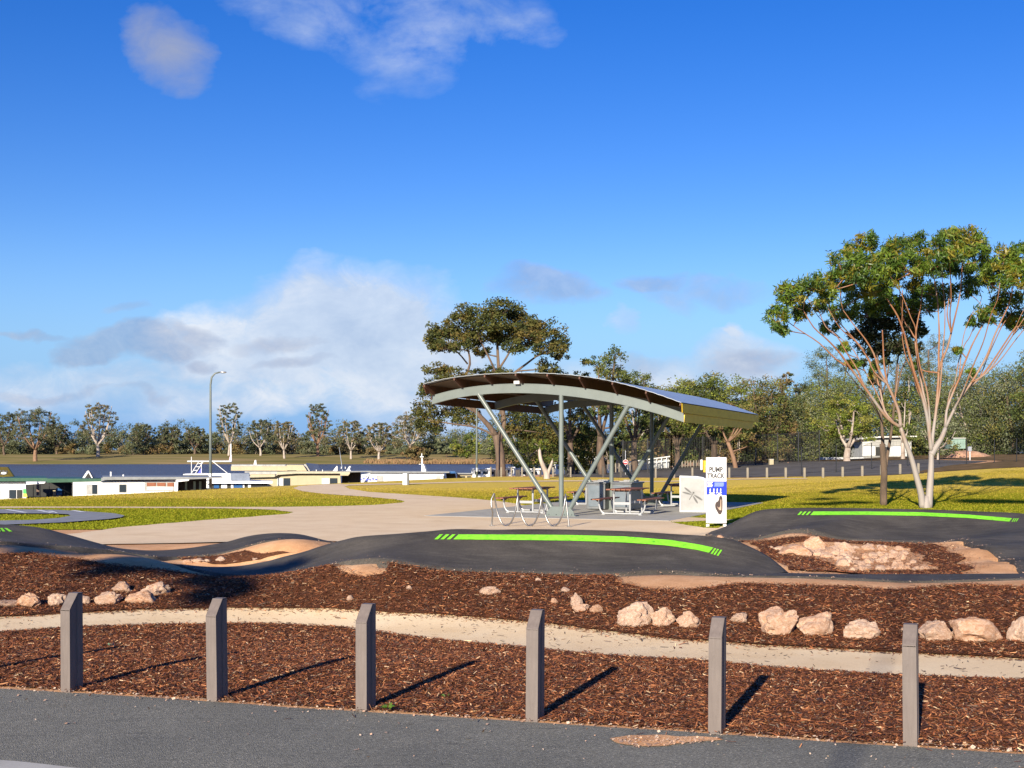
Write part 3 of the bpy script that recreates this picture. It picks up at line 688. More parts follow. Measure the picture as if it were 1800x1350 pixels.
# ------------------------------------------------------------------ boulders
def rock_mesh(seed, rough=.34, sub=4):
    bm = bmesh.new(); bmesh.ops.create_icosphere(bm, subdivisions=sub, radius=1)
    o = Vector((seed*3.7, seed*1.3, seed*2.1))
    for v in bm.verts:
        n = v.co.normalized()
        d = noise.noise(n*1.1+o)*rough*1.2+noise.noise(n*2.6+o)*rough*.7+noise.turbulence(n*5+o, 3, False)*rough*.38-.1
        c = noise.cell(n*2.1+o)*.10
        v.co = n*(1+d+c)
    rr = random.Random(seed*31+5)
    for q in range(13):
        pn = Vector((rr.gauss(0, 1), rr.gauss(0, 1), rr.gauss(0, 1))).normalized(); pd = rr.uniform(.58, .86)
        for v in bm.verts:
            e = v.co.dot(pn)-pd
            if e > 0: v.co -= pn*e*.9
    for v in bm.verts:
        n = v.co.normalized(); v.co += n*(noise.turbulence(v.co*3.3+o, 4, False)*.10+noise.noise(v.co*9+o)*.035)
    for v in bm.verts:
        if v.co.z < -.55: v.co.z = -.55+(v.co.z+.55)*.3
    bmesh.ops.smooth_vert(bm, verts=bm.verts, factor=.2, use_axis_x=True, use_axis_y=True, use_axis_z=True)
    me = bpy.data.meshes.new('rock'); bm.to_mesh(me); bm.free()
    # normalise the size to a unit box seen from the front
    co = np.array([v.co[:] for v in me.vertices]); mn, mx = co.min(0), co.max(0)
    co = (co-(mn+mx)/2)/((mx-mn)/2); me.vertices.foreach_set('co', co.reshape(-1)); me.update()
    me.polygons.foreach_set('use_smooth', [True]*len(me.polygons)); me.materials.append(M['rock'])
    try: me.set_sharp_from_angle(angle=R(30))
    except Exception: pass
    return me
BOULD = [(12, 1063, 36, 16, 'low flat pink boulder at the far left edge'), (49, 1056, 46, 30, 'rounded orange boulder left of the first bollard'), (97, 1056, 34, 27, 'boulder half hidden behind the first bollard on its left'),
 (146, 1057, 26, 20, 'small boulder peeking out right of the first bollard'), (188, 1053, 50, 27, 'orange cracked boulder right of the first bollard'), (211, 1034, 46, 22, 'upper flat boulder on the shaded left heap'),
 (246, 1051, 64, 26, 'wide pink boulder at the front of the shaded heap'), (268, 1037, 60, 30, 'pale boulder at the top right of the shaded heap'),
 (719, 1035, 13, 11, 'small loose stone on mulch right of the tan patch'), (615, 1053, 14, 13, 'small loose stone above the third bollard'), (861, 1040, 41, 18, 'single flat boulder lying on mulch below the central berm'),
 (918, 1016, 11, 7, 'small pinkish stone near the lower edge of the central berm'), (947, 1021, 12, 10, 'small orange stone in the mulch below the central berm'), (979, 1025, 8, 7, 'tiny white stone in the mulch below the central berm'),
 (994, 1039, 18, 13, 'small boulder topmost of the cluster above the path'), (975, 1059, 14, 15, 'small upright stone at the left of the cluster above the path'), (1014, 1056, 24, 30, 'slanting tall stone in the cluster above the path'),
 (1021, 1069, 32, 21, 'broad pink boulder in the cluster above the path'), (1049, 1073, 26, 19, 'white boulder at the right of the cluster above the path'), (1067, 1101, 11, 8, 'pebble at the foot of the mulch bank'),
 (1119, 1081, 70, 49, 'large white topped boulder between the fourth and fifth bollards'), (1167, 1086, 46, 40, 'pink leaning boulder right of the large white topped boulder'), (1212, 1091, 46, 35, 'round boulder just left of the fifth bollard'),
 (1299, 1088, 33, 22, 'small white boulder just right of the fifth bollard'), (1372, 1093, 74, 57, 'tallest craggy boulder right of the fifth bollard'), (1436, 1098, 70, 48, 'notched boulder right of the tallest boulder'),
 (1517, 1108, 70, 39, 'smooth orange boulder left of the last bollard'), (1592, 1110, 20, 12, 'small stone behind the top of the last bollard'), (1648, 1111, 60, 42, 'white hooked boulder right of the last bollard'),
 (1726, 1109, 96, 50, 'widest boulder near the right edge of the frame'), (1800, 1108, 52, 52, 'boulder cut off by the right edge of the frame')]
for i, (px, py, w, h, lab) in enumerate(BOULD):
    p = HIT(px, py+h/2-1.5); d = p.y; s = d/F
    me = rock_mesh(i+1, .36 if w > 25 else .22, 4 if w > 25 else 3)
    o = link_mesh('boulder', me, None); o.scale = (w/2*s*.95, w/2*s*.75, h/2*s*1.0)
    o.location = (p.x, d+w/2*s*.45, p.z+h/2*s*.84); o.rotation_euler = (0, 0, random.uniform(-.25, .25))
    tag(o, lab, 'boulder' if w > 20 else 'stone', 'stones along the mulch bank')
protos = [rock_mesh(60+k, .3, 3) for k in range(7)]
big = [(1433, 957, 44, 30, 'rounded boulder standing at the top of the rock pile'), (1402, 968, 60, 22, 'long low boulder left in the infield rock pile'), (1372, 965, 22, 10, 'small flat rock at the left tip of the rock pile'), (1358, 963, 9, 6, 'pebble left of the rock pile'),
       (1268, 945, 16, 8, 'flat pink rock where two berms of the track meet'),
       (327, 988, 20, 9, 'small rock at the left end of the row in the track hollow'), (345, 986, 22, 9, 'second small rock in the row in the track hollow'), (362, 987, 18, 8, 'third small rock in the row in the track hollow'), (386, 984, 22, 11, 'grey rock raised in the track hollow'), (415, 988, 18, 7, 'flat rock below the tan hump in the track hollow'), (448, 984, 22, 7, 'pale rock at the right end of the track hollow')]
for i, (px, py, w, h, lab) in enumerate(big):
    p = HIT(px, py+h/2); d = p.y; s = d/F
    o = link_mesh('boulder', protos[i % 7], None); o.scale = (w/2*s, w/2*s*.8, h/2*s*1.1); o.location = (p.x, d+.1, p.z+h/2*s*.85); o.rotation_euler = (0, 0, random.uniform(-.5, .5))
    tag(o, lab, 'rock', 'rocks laid inside the track')
pile = np.array([(1415, 972), (1450, 962), (1500, 963), (1540, 962), (1585, 967), (1600, 978), (1592, 988), (1620, 999), (1640, 1006), (1490, 1006), (1470, 992), (1440, 982)])
cnt = 0
while cnt < 130:
    x = random.uniform(1410, 1640); y = random.uniform(960, 1006)
    if not inside(pile.astype(float), np.array([x]), np.array([y]))[0]: continue
    p = HIT(x, y); r = random.uniform(.035, .095)*(1.25 if x < 1490 else .9)
    o = link_mesh('rock', protos[cnt % 7], None); o.scale = (r*1.2, r, r*.8); o.location = (p.x, p.y, p.z+r*.30+random.random()*.03); o.rotation_euler = (random.uniform(-.6, .6), random.uniform(-.6, .6), random.uniform(0, 6.28))
    tag(o, 'small pale limestone rock in the rock pile inside the right loop', 'rock', 'small rocks of the infield pile'); cnt += 1
# leaves and weeds
def leafbits(name, px, py, n, s, col, label, cat):
    p = HIT(px, py); vs = []; cs = []
    for k in range(n):
        c = p+Vector((random.uniform(-s, s)*1.6, random.uniform(-s, s)*1.3, .04+random.random()*s*.5)); a = Vector((random.uniform(-1, 1), random.uniform(-1, 1), random.uniform(-.2, .8))).normalized()*s*.7; b = a.cross(Vector((random.uniform(-1, 1), random.uniform(-1, 1), 1))).normalized()*s*.35
        vs.append([c-a, c-b, c+a, c+b]); cs.append([x*random.uniform(.8, 1.2) for x in col])
    me = quads_mesh(name, np.array([[tuple(q) for q in v] for v in vs]), np.array(cs), M['leaf'], tuple(p)); o = link_mesh(name, me, None); o.location = p; tag(o, label, cat)
leafbits('fallen_leaf', 193, 1141, 9, .022, (.42, .55, .33), 'pale green leaf lying on mulch right of the first bollard', 'leaf')
leafbits('fallen_leaf', 143, 1188, 5, .014, (.60, .60, .28), 'yellowish leaf lying at the first bollard', 'leaf')
leafbits('fallen_leaf', 62, 1131, 7, .02, (.45, .2, .05), 'orange leaf on mulch near the left edge', 'leaf')
leafbits('weed', 680, 1253, 26, .028, (.13, .22, .03), 'small green weed at the road edge right of the third bollard', 'weed')
leafbits('weed', 783, 1233, 12, .018, (.12, .20, .04), 'tiny green weed in the mulch below the long shadow', 'weed')
leafbits('fallen_leaf', 1446, 1241, 4, .022, (.03, .03, .04), 'dark curled leaf on mulch between the last two bollards', 'leaf')
leafbits('fallen_leaf', 362, 1051, 6, .022, (.38, .45, .36), 'grey green leaf lying in the shaded mulch', 'leaf')

# ------------------------------------------------------------------ picnic shelter
O = Vector((1.37, 35.3, 0)); U = Vector((.929, -.371, 0)); Vv = Vector((.371, .929, 0)); SZ = .03
def SL(a, b, z): return O+U*a+Vv*b+Vector((0, 0, z))
def a_of(px, b):
    k = (px-900)/F; return (k*(O.y+.929*b)-O.x-.371*b)/(.929+.371*k)
def az_of(px, py, b):
    a = a_of(px, b); p = SL(a, b, 0); return a, EYE-(py-800)/F*p.y
sh = empty('picnic_shelter', SL(0, 4.8, 0), 'curved roof picnic shelter on slanting grey steel posts', 'shelter')
slab = MB().prism([SL(-3.7, -1.2, -.15), SL(3.45, -1.2, -.15), SL(3.45, 12.2, -.15), SL(-3.7, 12.2, -.15)], (0, 0, .18)).build('concrete_slab', M['slab'], None, org=SL(0, 4, 0), bevel=.01)
tag(slab, 'grey concrete slab under the picnic shelter', 'slab', kind='structure')
top_b = [az_of(x, y, 0) for x, y in ((759, 695.5), (811, 682.5), (868, 676), (916, 674), (971, 676.5), (1023, 681.7), (1081, 692), (1138, 705.5), (1202, 726.5))]
bot_b = [az_of(x, y, 0) for x, y in ((764.5, 709), (799, 700), (851, 693), (909, 690.5), (971, 693.7), (1023, 699), (1074, 707.5), (1126, 719), (1198.5, 741))]
rf = [az_of(x, y, -.6) for x, y in ((744, 676), (797, 664), (852, 658.3), (909, 656), (968, 657), (1024, 662), (1081, 672), (1138, 687.5), (1198, 708.5))]
def interp(l, a):
    c = np.polyfit([q[0] for q in l], [q[1] for q in l], 5); return float(np.polyval(c, a))
aL, aR = top_b[0][0], top_b[-1][0]
def sweep(mb, prof_a, ztop, zbot, b0, b1):
    n = len(prof_a); k = len(mb.v)
    for a, zt, zb in zip(prof_a, ztop, zbot):
        for b, z in ((b0, zb), (b1, zb), (b1, zt), (b0, zt)): mb.v.append(tuple(SL(a, b, z)))
    for i in range(n-1):
        for j in range(4): q = k+i*4; mb.f.append((q+j, q+(j+1) % 4, q+4+(j+1) % 4, q+4+j))
    mb.f.append((k, k+3, k+2, k+1)); q = k+(n-1)*4; mb.f.append((q, q+1, q+2, q+3))
aa = np.linspace(aL, aR, 40)
for bb in (0, 4.78, 9.57):
    mb = MB(); zt = [interp(top_b, a) for a in aa]; zb = [interp(bot_b, a) for a in aa]
    sweep(mb, aa, [z-.018 for z in zt], [z+.018 for z in zb], bb-.012+.06, bb+.012+.06)      # web
    sweep(mb, aa, zt, [z-.018 for z in zt], bb, bb+.12); sweep(mb, aa, [z+.018 for z in zb], zb, bb, bb+.12)
    sweep(mb, aa, [z-.0185 for z in zt], [z+.0185 for z in zb], bb+.004, bb+.012)
    mb.build('roof_beam', M['steelgreen'], sh)
# purlins with tapered ends, roof sheet, end fascias
ra = np.linspace(rf[0][0], rf[-1][0], 60); rz = [interp(rf, a) for a in ra]
pa = np.linspace(rf[0][0]+.03, rf[-1][0]-.03, 9)
B0, B1 = -.6, 10.35
for i, a in enumerate(pa):
    z = interp(rf, a)-.015; sl = (interp(rf, a+.02)-interp(rf, a-.02))/.04; nrm = Vector((-sl, 0, 1)).normalized()
    zb_t = interp(top_b, min(max(a, aL), aR)); dep = max(.16, min(.30, (z-zb_t)))
    def q(b, d, s): return tuple(SL(a-nrm.x*d*.5+s*.022, b, z-d))
    mb = MB(); pr = [(B0, .0), (B0, .06), (B0+.5, dep), (B1-.5, dep), (B1, .06), (B1, 0)]
    vs = [q(b, d, -1) for b, d in pr]+[q(b, d, 1) for b, d in pr]; n = len(pr)
    mb.add(vs, [tuple(range(n)), tuple(range(2*n-1, n-1, -1))]+[(j, (j+1) % n, n+(j+1) % n, n+j) for j in range(n)])
    mb.build('purlin', M['purlin'], sh)
mb = MB(); nb = 90
k = 0
for i, a in enumerate(ra):
    z = rz[i]+(.008 if i % 2 else 0)
    mb.v += [tuple(SL(a, B0-.02, z)), tuple(SL(a, B1+.02, z)), tuple(SL(a, B1+.02, z+.012)), tuple(SL(a, B0-.02, z+.012))]
for i in range(len(ra)-1):
    for j in range(4): mb.f.append((i*4+j, i*4+(j+1) % 4, i*4+4+(j+1) % 4, i*4+4+j))
mb.build('roof_sheet', M['roofsheet'], sh, smooth=True)
mb = MB(); sweep(mb, ra, [z-.012 for z in rz], [z-.022 for z in rz], B0+.25, B1-.25); mb.build('soffit', M['soffit'], sh)
for a, nm in ((rf[-1][0], 1), (rf[0][0], -1)):
    z = interp(rf, a); mb = MB(); zc = interp(bot_b, aR if nm > 0 else aL)
    mb.add([SL(a, B0, z-.01), SL(a, B1, z-.01), SL(a-.03*nm, B1, z-.25), SL(a-.03*nm, B0+.15, z-.25), SL(a+.02*nm, B0, z-.01), SL(a+.02*nm, B1, z-.01), SL(a-.01*nm, B1, z-.25), SL(a-.01*nm, B0+.15, z-.25)],
           [(0, 1, 2, 3), (4, 7, 6, 5), (0, 4, 5, 1), (1, 5, 6, 2), (2, 6, 7, 3), (3, 7, 4, 0)])
    mb.build('end_fascia', M['fascia'] if nm > 0 else M['purlin'], sh)  # left end takes the dark purlin colour, so its shade is painted in
    ae = aR if nm > 0 else aL; zt, zb = interp(top_b, ae), interp(bot_b, ae)
    mb = MB(); mb.add([SL(ae+.004*nm, .02, zt), SL(ae+.004*nm, 9.68, zt), SL(ae-.02*nm, 9.68, zb), SL(ae-.02*nm, .02, zb), SL(ae+.03*nm, .02, zt), SL(ae+.03*nm, 9.68, zt), SL(ae+.006*nm, 9.68, zb), SL(ae+.006*nm, .02, zb)],
           [(0, 1, 2, 3), (4, 7, 6, 5), (0, 4, 5, 1), (1, 5, 6, 2), (2, 6, 7, 3), (3, 7, 4, 0)])
    mb.build('end_beam', M['fascia'] if nm > 0 else M['purlin'], sh)  # left beam end painted dark as well, for the shade there
for bb in (0, 4.78, 9.57):
    al = az_of(840, 706, 0)[0]; ar = az_of(1103, 718, 0)[0]; bc = bb+.06
    MB().tube([SL(0, bc, .15), SL(0, bc, interp(bot_b, 0)+.005)], .068, 16).build('post', M['steelgreen'], sh, smooth=True)
    for s, ae in ((-1, al), (1, ar)):
        MB().tube([SL(s*.17, bc, .09), SL(ae, bc, interp(bot_b, ae)+.02)], .066, 16).build('strut', M['steelgreen'], sh, smooth=True)
        MB().box(SL(ae, bc, interp(bot_b, ae)-.008), (.34, .13, .014), math.atan2(U.y, U.x)).build('bracket', M['steelgreen'], sh)
    mb = MB(); mb.prism([SL(-.42, bc-.075, SZ), SL(.42, bc-.075, SZ), SL(.40, bc-.075, .16), SL(.26, bc-.075, .30), SL(-.26, bc-.075, .30), SL(-.40, bc-.075, .16)], Vv*-.02)
    mb.box(SL(0, bc, SZ+.012), (.95, .30, .024), math.atan2(U.y, U.x))
    for a in (-.34, -.12, .12, .34): mb.tube([SL(a, bc-.12, SZ), SL(a, bc-.12, SZ+.06)], .015, 8)
    mb.build('base_plate', M['steelgreen'], sh)
for aL_ in (-2.2, 0.0):
    a = aL_; z = interp(top_b, a)
lt = MB(); a, z = az_of(908, 671, -.15); lt.box(SL(a, -.1, z-.02), (.17, .12, .09), -.38); o = lt.build('floodlight', M['white'], sh, bevel=.01)
# ------------------------------------------------------------------ picnic tables
def table_proto():
    o = empty('picnic_table', (0, 0, 0), None, None); o['_local'] = 1
    Lh = 1.0
    mb = MB()
    for k in range(5): mb.box((-.30+k*.15, 0, .735), (.135, 2*Lh, .035))
    mb.build('table_top', M['tabletop'], o, bevel=.006)
    for s in (-1, 1):
        mb = MB()
        for k in range(2): mb.box((s*(.62+k*.14), 0, .445), (.125, 2*Lh, .035))
        mb.build('seat', M['tabletop'], o, bevel=.006)
    for yy in (-.62, .62):
        mb = MB(); r = .028
        mb.tube([(-.56, yy, .035), (.56, yy, .035)], r, 10)
        for s in (-1, 1):
            mb.tube([(s*.24, yy, .03), (s*.24, yy, .715)], r, 10)
            mb.tube([(s*.52, yy, .035), (s*.60, yy, .07), (s*.66, yy, .16), (s*.69, yy, .28), (s*.69, yy, .425)], r, 10)
            mb.prism([(s*.50, yy-.05, 0), (s*.60, yy-.05, 0), (s*.58, yy-.05, .04), (s*.52, yy-.05, .05)], (0, .1, 0))
        mb.box((0, yy, .33), (.48, .04, .075))
        mb.build('frame', M['galv2'], o, smooth=True)
        mb = MB(); mb.prism([(-.34, yy-.02, .715), (.34, yy-.02, .715), (.22, yy-.02, .665), (-.22, yy-.02, .665)], (0, .04, 0))
        for s in (-1, 1): mb.prism([(s*.57, yy-.02, .425), (s*.81, yy-.02, .425), (s*.74, yy-.02, .37), (s*.64, yy-.02, .37)], (0, .04, 0))
        mb.build('bracket', M['darkbr'], o)
    return o
M['galv2'] = paint('galvanised_tube', (.40, .41, .42), .35, .25, dirt=.12)
M['darkbr'] = paint('brown_bracket', (.16, .10, .07), .6)
tp = table_proto(); rz = math.atan2(U.y, U.x)
for i, (a, b, lab) in enumerate(((1.40, 1.95, 'slatted picnic table in front of the barbecues, nearest the silver cabinet'), (-1.58, 1.95, 'slatted picnic table behind the bike rack, left of the front post'),
                                 (1.45, 8.3, 'picnic table at the back right, partly hidden by the silver cabinet'), (-1.55, 8.3, 'picnic table at the back left, partly hidden by the barbecues'))):
    o = tp if i == 0 else tree_copy(tp); o.location = SL(a, b, SZ); o.rotation_euler = (0, 0, rz); tag(o, lab, 'picnic table', 'picnic tables under the shelter')
# barbecues
def bbq(a, b, Lb, lab):
    o = empty('barbecue', SL(a, b, SZ), lab, 'barbecue', 'barbecues under the shelter', rz); o['_local'] = 1
    w = .62
    MB().box((0, 0, .42), (w, Lb, .80)).build('cabinet', M['bbq'], o, bevel=.01)
    MB().box((0, 0, .845), (w+.08, Lb+.10, .05)).build('bench_top', M['bbq'], o, bevel=.01)
    MB().box((0, -Lb/2-.008, .43), (w-.14, .016, .66)).build('door', M['bbqdoor'], o, bevel=.004)
    MB().box((.18, -Lb/2-.022, .45), (.02, .02, .12)).build('handle', M['black'], o)
    mb = MB(); mb.box((0, .1, .885), (.46, .5, .03)); mb.box((0, .38, .90), (.5, .03, .06)); mb.build('hotplate', M['stain'], o)
    mb = MB()
    for s in (-1, 1): mb.box((s*(w/2-.03), -Lb/2-.004, .42), (.03, .012, .78))
    mb.build('trim', M['bbq'], o)
M['bbqdoor'] = noisy('blue_grey_panel', [(.3, (.11, .14, .165)), (.7, (.16, .19, .22))], 4, 6, .4, metal=.3)
bbq(-.36, 4.95, 1.25, 'steel barbecue with blue grey door, left of the pair'); bbq(.50, 4.95, 1.35, 'steel barbecue behind the front right table, right of the pair')
# silver cabinet with dragonfly artwork
a, b = 2.86, 3.95
cb = empty('cabinet', SL(a, b, SZ), 'silver switch cabinet with grey dragonfly picture left of the sign', 'cabinet', None, rz*.55); cb['_local'] = 1
mb = MB(); w, dp = .80, .42
mb.prism([(-w/2, -dp/2, 0), (w/2, -dp/2, 0), (w/2, -dp/2, 1.00), (w/2-.10, -dp/2, 1.055), (w/2-.30, -dp/2, 1.085), (-w/2, -dp/2, 1.10)], (0, dp, 0)); mb.build('casing', M['alum'] if 'alum' in M else M['galv'], cb, bevel=.008)
M['panel'] = noisy('brushed_aluminium', [(.3, (.24, .24, .24)), (.7, (.36, .36, .36))], 1.6, 5, .5, mp=(1, 1, 1.5))
MB().prism([(-w/2+.03, -dp/2-.012, .05), (w/2-.05, -dp/2-.012, .05), (w/2-.05, -dp/2-.012, .96), (w/2-.14, -dp/2-.012, 1.02), (-w/2+.03, -dp/2-.012, 1.06)], (0, .013, 0)).build('door', M['panel'], cb)
M['art'] = paint('grey_print', (.15, .15, .15), .6); M['art2'] = paint('dark_grey_print', (.09, .09, .09), .6)
def wing(cx, cz, ln, wd, ang):
    pts = []
    for k in range(14):
        t = 2*math.pi*k/14; x = ln/2*(1+math.cos(t)); z = wd/2*math.sin(t)*(.6+.4*x/ln)
        pts.append((cx+x*math.cos(ang)-z*math.sin(ang), -dp/2-.0135, cz+x*math.sin(ang)+z*math.cos(ang)))
    return pts
mb = MB(); mb2 = MB()
for cx, cz, ln, wd, an in ((-.02, .56, .30, .075, R(142)), (-.03, .53, .30, .07, R(165)), (.02, .53, .32, .08, R(-32)), (0, .50, .28, .075, R(-58))):
    pts = wing(cx, cz, ln, wd, an); mb.add(pts, [tuple(range(14))])
    pts = wing(cx+math.cos(an)*.05, cz+math.sin(an)*.05, ln*.7, wd*.45, an); pts = [(x, y-.001, z) for x, y, z in pts]; mb2.add(pts, [tuple(range(14))])
for k in range(7):
    x, z = -.02-.026*k*.7, .57-.030*k; mb2.box((x+.03, -dp/2-.0145, z), (.022, .002, .03))
mb2.box((.02, -dp/2-.0145, .59), (.05, .002, .05))
mb.build('dragonfly_wings', M['art'], cb); mb2.build('dragonfly_body', M['art2'], cb)
# ------------------------------------------------------------------ bike rack (one bent tube, a flattened helix)
c0 = G0(868, 922); per = (1009-868-16)/3/F*30.2
mb = MB(); pts = []; hgt = .80
dirx = Vector((.985, -.17, 0)); diry = Vector((.17, .985, 0)); p0 = G0(869, 926)
tops = [0, per*1.0, per*2.06, per*3.05]
pts += [p0+dirx*-.07+Vector((0, 0, 0)), p0+dirx*-.045+diry*.02+Vector((0, 0, .35))]
n = 22
for k in range(3):
    for j in range(n):
        t = j/n; w = 2*math.pi*t
        x = k*per*1.02+per*1.02*t-per*.185*math.sin(w); z = hgt*.5+hgt*.5*math.cos(w)+.02; y = .10*math.sin(w)
        pts.append(p0+dirx*x+diry*y+Vector((0, 0, z)))
xe = 3*per*1.02
pts += [p0+dirx*(xe)+Vector((0, 0, hgt+.0)), p0+dirx*(xe+.05)+diry*-.05+Vector((0, 0, .4)), p0+dirx*(xe+.10)+diry*-.08]
# round off the first top loop
lo = []
for j in range(8):
    w = math.pi*(1.35-.30*j/8*2.2); lo.append(p0+dirx*(-.045+.03*math.cos(w))+diry*(.04*math.sin(w))+Vector((0, 0, .45+.045*j)))
pts = pts[:2]+lo[:6]+pts[2:]
mb.tube(pts, .0195, 10)
for q in (pts[0], pts[-1]): mb.box((q.x, q.y, .03), (.12, .12, .01))
bk = mb.build('bike_rack', M['stain'], None, smooth=True, org=p0); tag(bk, 'looping stainless steel tube bike rack in front of the shelter', 'bike rack')
# ------------------------------------------------------------------ pump track sign
sp = G0(1242, 927.5); sw = 35.2/F*sp.y; sg = empty('information_sign', (sp.x+sw/2, sp.y, 0), 'tall white and blue PUMP TRACK sign beside the right berm', 'sign'); sg['_local'] = 1
sgh = 121/F*sp.y; k = sp.y/F   # metres per photo pixel
def sx(px): return (px-1242)*k-sw/2
def sz(py): return (927.5-py)*k
MB().box((0, .06, (sgh+.07)/2+.035), (sw, .10, sgh-.07)).build('board', M['white'], sg, bevel=.006)
MB().box((sx(1244.5), .06, .0), (5*k, .09, .16)).build('foot', M['white'], sg); MB().box((sx(1274.5), .06, .0), (5*k, .09, .16)).build('foot', M['white'], sg)
MB().box((sw/2+.004, .07, sgh/2+.06), (.008, .085, sgh-.1)).build('side_trim', M['black'], sg)
M['blue'] = paint('sign_blue', (.004, .03, .62), .45, dirt=.05); M['lblue'] = paint('sign_pale_blue', (.35, .48, .85), .5); M['ink'] = paint('sign_ink', (.03, .03, .035), .5); M['gink'] = paint('sign_grey_ink', (.42, .46, .48), .5); M['mapg'] = paint('sign_map_grey', (.28, .30, .33), .5); M['mapb'] = paint('sign_map_brown', (.055, .035, .03), .5); M['mapt'] = paint('sign_map_tan', (.55, .38, .27), .5)
def flat(pts, y, name, mat): return MB().add([(sx(a), y, sz(b)) for a, b in pts], [tuple(range(len(pts)))]).build(name, mat, sg)
mb = MB(); bw = [(1242.3, 846)]+[(1277, 846.2), (1277, 870.8), (1270, 870.6), (1266, 867.5), (1264.2, 866.5), (1261, 869.3), (1258, 870.2), (1255.5, 868), (1253, 866.0), (1250.6, 866), (1247.5, 869), (1245.5, 869.6), (1242.3, 869.6)]
mb.prism([(sx(a), .008, sz(b)) for a, b in bw], (0, -.002, 0)); mb.build('blue_band', M['blue'], sg)
def words(t, cx, base, size, mat, name, sh=0., sxx=1., off=0.):
    vs, fs = text_faces(t, size, 'CENTER', sh, off); MB().add([(sx(cx)+x*sxx, .004, sz(base)+y) for x, y, z in vs], fs).build(name, mat, sg)
words('Waikerie', 1258.5, 819.6, .115, M['gink'], 'lettering', .35, .85)
words('PUMP', 1258.4, 829.5, .168, M['ink'], 'lettering', 0, .78, .006); words('TRACK', 1258.2, 840.6, .168, M['ink'], 'lettering', 0, .76, .006)
mb = MB()
for i, (y, x1) in enumerate(((848, 1253), (850.4, 1251.5), (852.8, 1253), (855.2, 1252))): mb.box(((sx(1243.4)+sx(x1))/2, .004, sz(y)), (sx(x1)-sx(1243.4), .002, 1.4*k))
mb.build('lettering', M['white'], sg)
mb = MB()
for i in range(5): mb.box(((sx(1256)+sx(1272.5-(i == 4)*2))/2, .004, sz(848.6+i*1.5)), (sx(1272.5)-sx(1256), .002, .7*k))
mb.build('lettering', M['lblue'], sg)
mb = MB()   # four white rider figures
for cx in (1248.5, 1255, 1261, 1267):
    mb.ball((sx(cx), .005, sz(859.3)), (.8*k, .0015, .9*k), 8, 5)
    mb.add([(sx(cx-1.3), .0045, sz(860.4)), (sx(cx+1), .0045, sz(860.2)), (sx(cx+.4), .0045, sz(864)), (sx(cx-1), .0045, sz(863.6))], [(0, 1, 2, 3)])
    mb.add([(sx(cx-.8), .0045, sz(863.5)), (sx(cx+.3), .0045, sz(863.5)), (sx(cx+2), .0045, sz(867)), (sx(cx+1.2), .0045, sz(867.3))], [(0, 1, 2, 3)])
    mb.add([(sx(cx-.9), .0045, sz(863.5)), (sx(cx+.2), .0045, sz(863.5)), (sx(cx-1), .0045, sz(867.4)), (sx(cx-2), .0045, sz(867.4))], [(0, 1, 2, 3)])
mb.build('rider_figures', M['white'], sg)
out = [(1266.5, 869.8), (1270, 871.2), (1271.6, 875), (1271.9, 882), (1271.8, 892), (1271.5, 899), (1269, 904.6), (1265.5, 906.2), (1262, 904.6), (1259, 899.5), (1256, 894), (1255.4, 888), (1256.4, 883.6), (1258.6, 880.9), (1261, 880), (1262.2, 877), (1263, 872.4)]
def shrink(l, f):
    cx = sum(p[0] for p in l)/len(l); cy = sum(p[1] for p in l)/len(l); r = []
    n = len(l)
    for i, (x, y) in enumerate(l):
        ax, ay = l[i-1]; bx, by = l[(i+1) % n]; tx, ty = bx-ax, by-ay; d = math.hypot(tx, ty); nx, ny = -ty/d, tx/d; r.append((x+nx*f, y+ny*f))
    return r
flat(out, .0050, 'track_map', M['mapg']); flat(shrink(out, .7), .0044, 'track_map', M['white']); flat(shrink(out, 1.5), .0038, 'track_map', M['mapb'])
flat([(1260.3, 890), (1264.2, 893), (1266.3, 889), (1266.6, 878), (1267.8, 878), (1268, 897), (1264.5, 896.5)], .0032, 'track_map', M['mapt'])
for i in range(6): MB().box((sx(1258), .005, sz(908.6+i*2.2)), (18*k, .002, .55*k)).build('lettering', M['gink'], sg)
for i in range(5):
    for j in range(2): MB().box((sx(1246.5+j*5), .005, sz(881+i*4.6)), (1.2*k, .002, 2.*k)).build('lettering', M['gink'], sg)
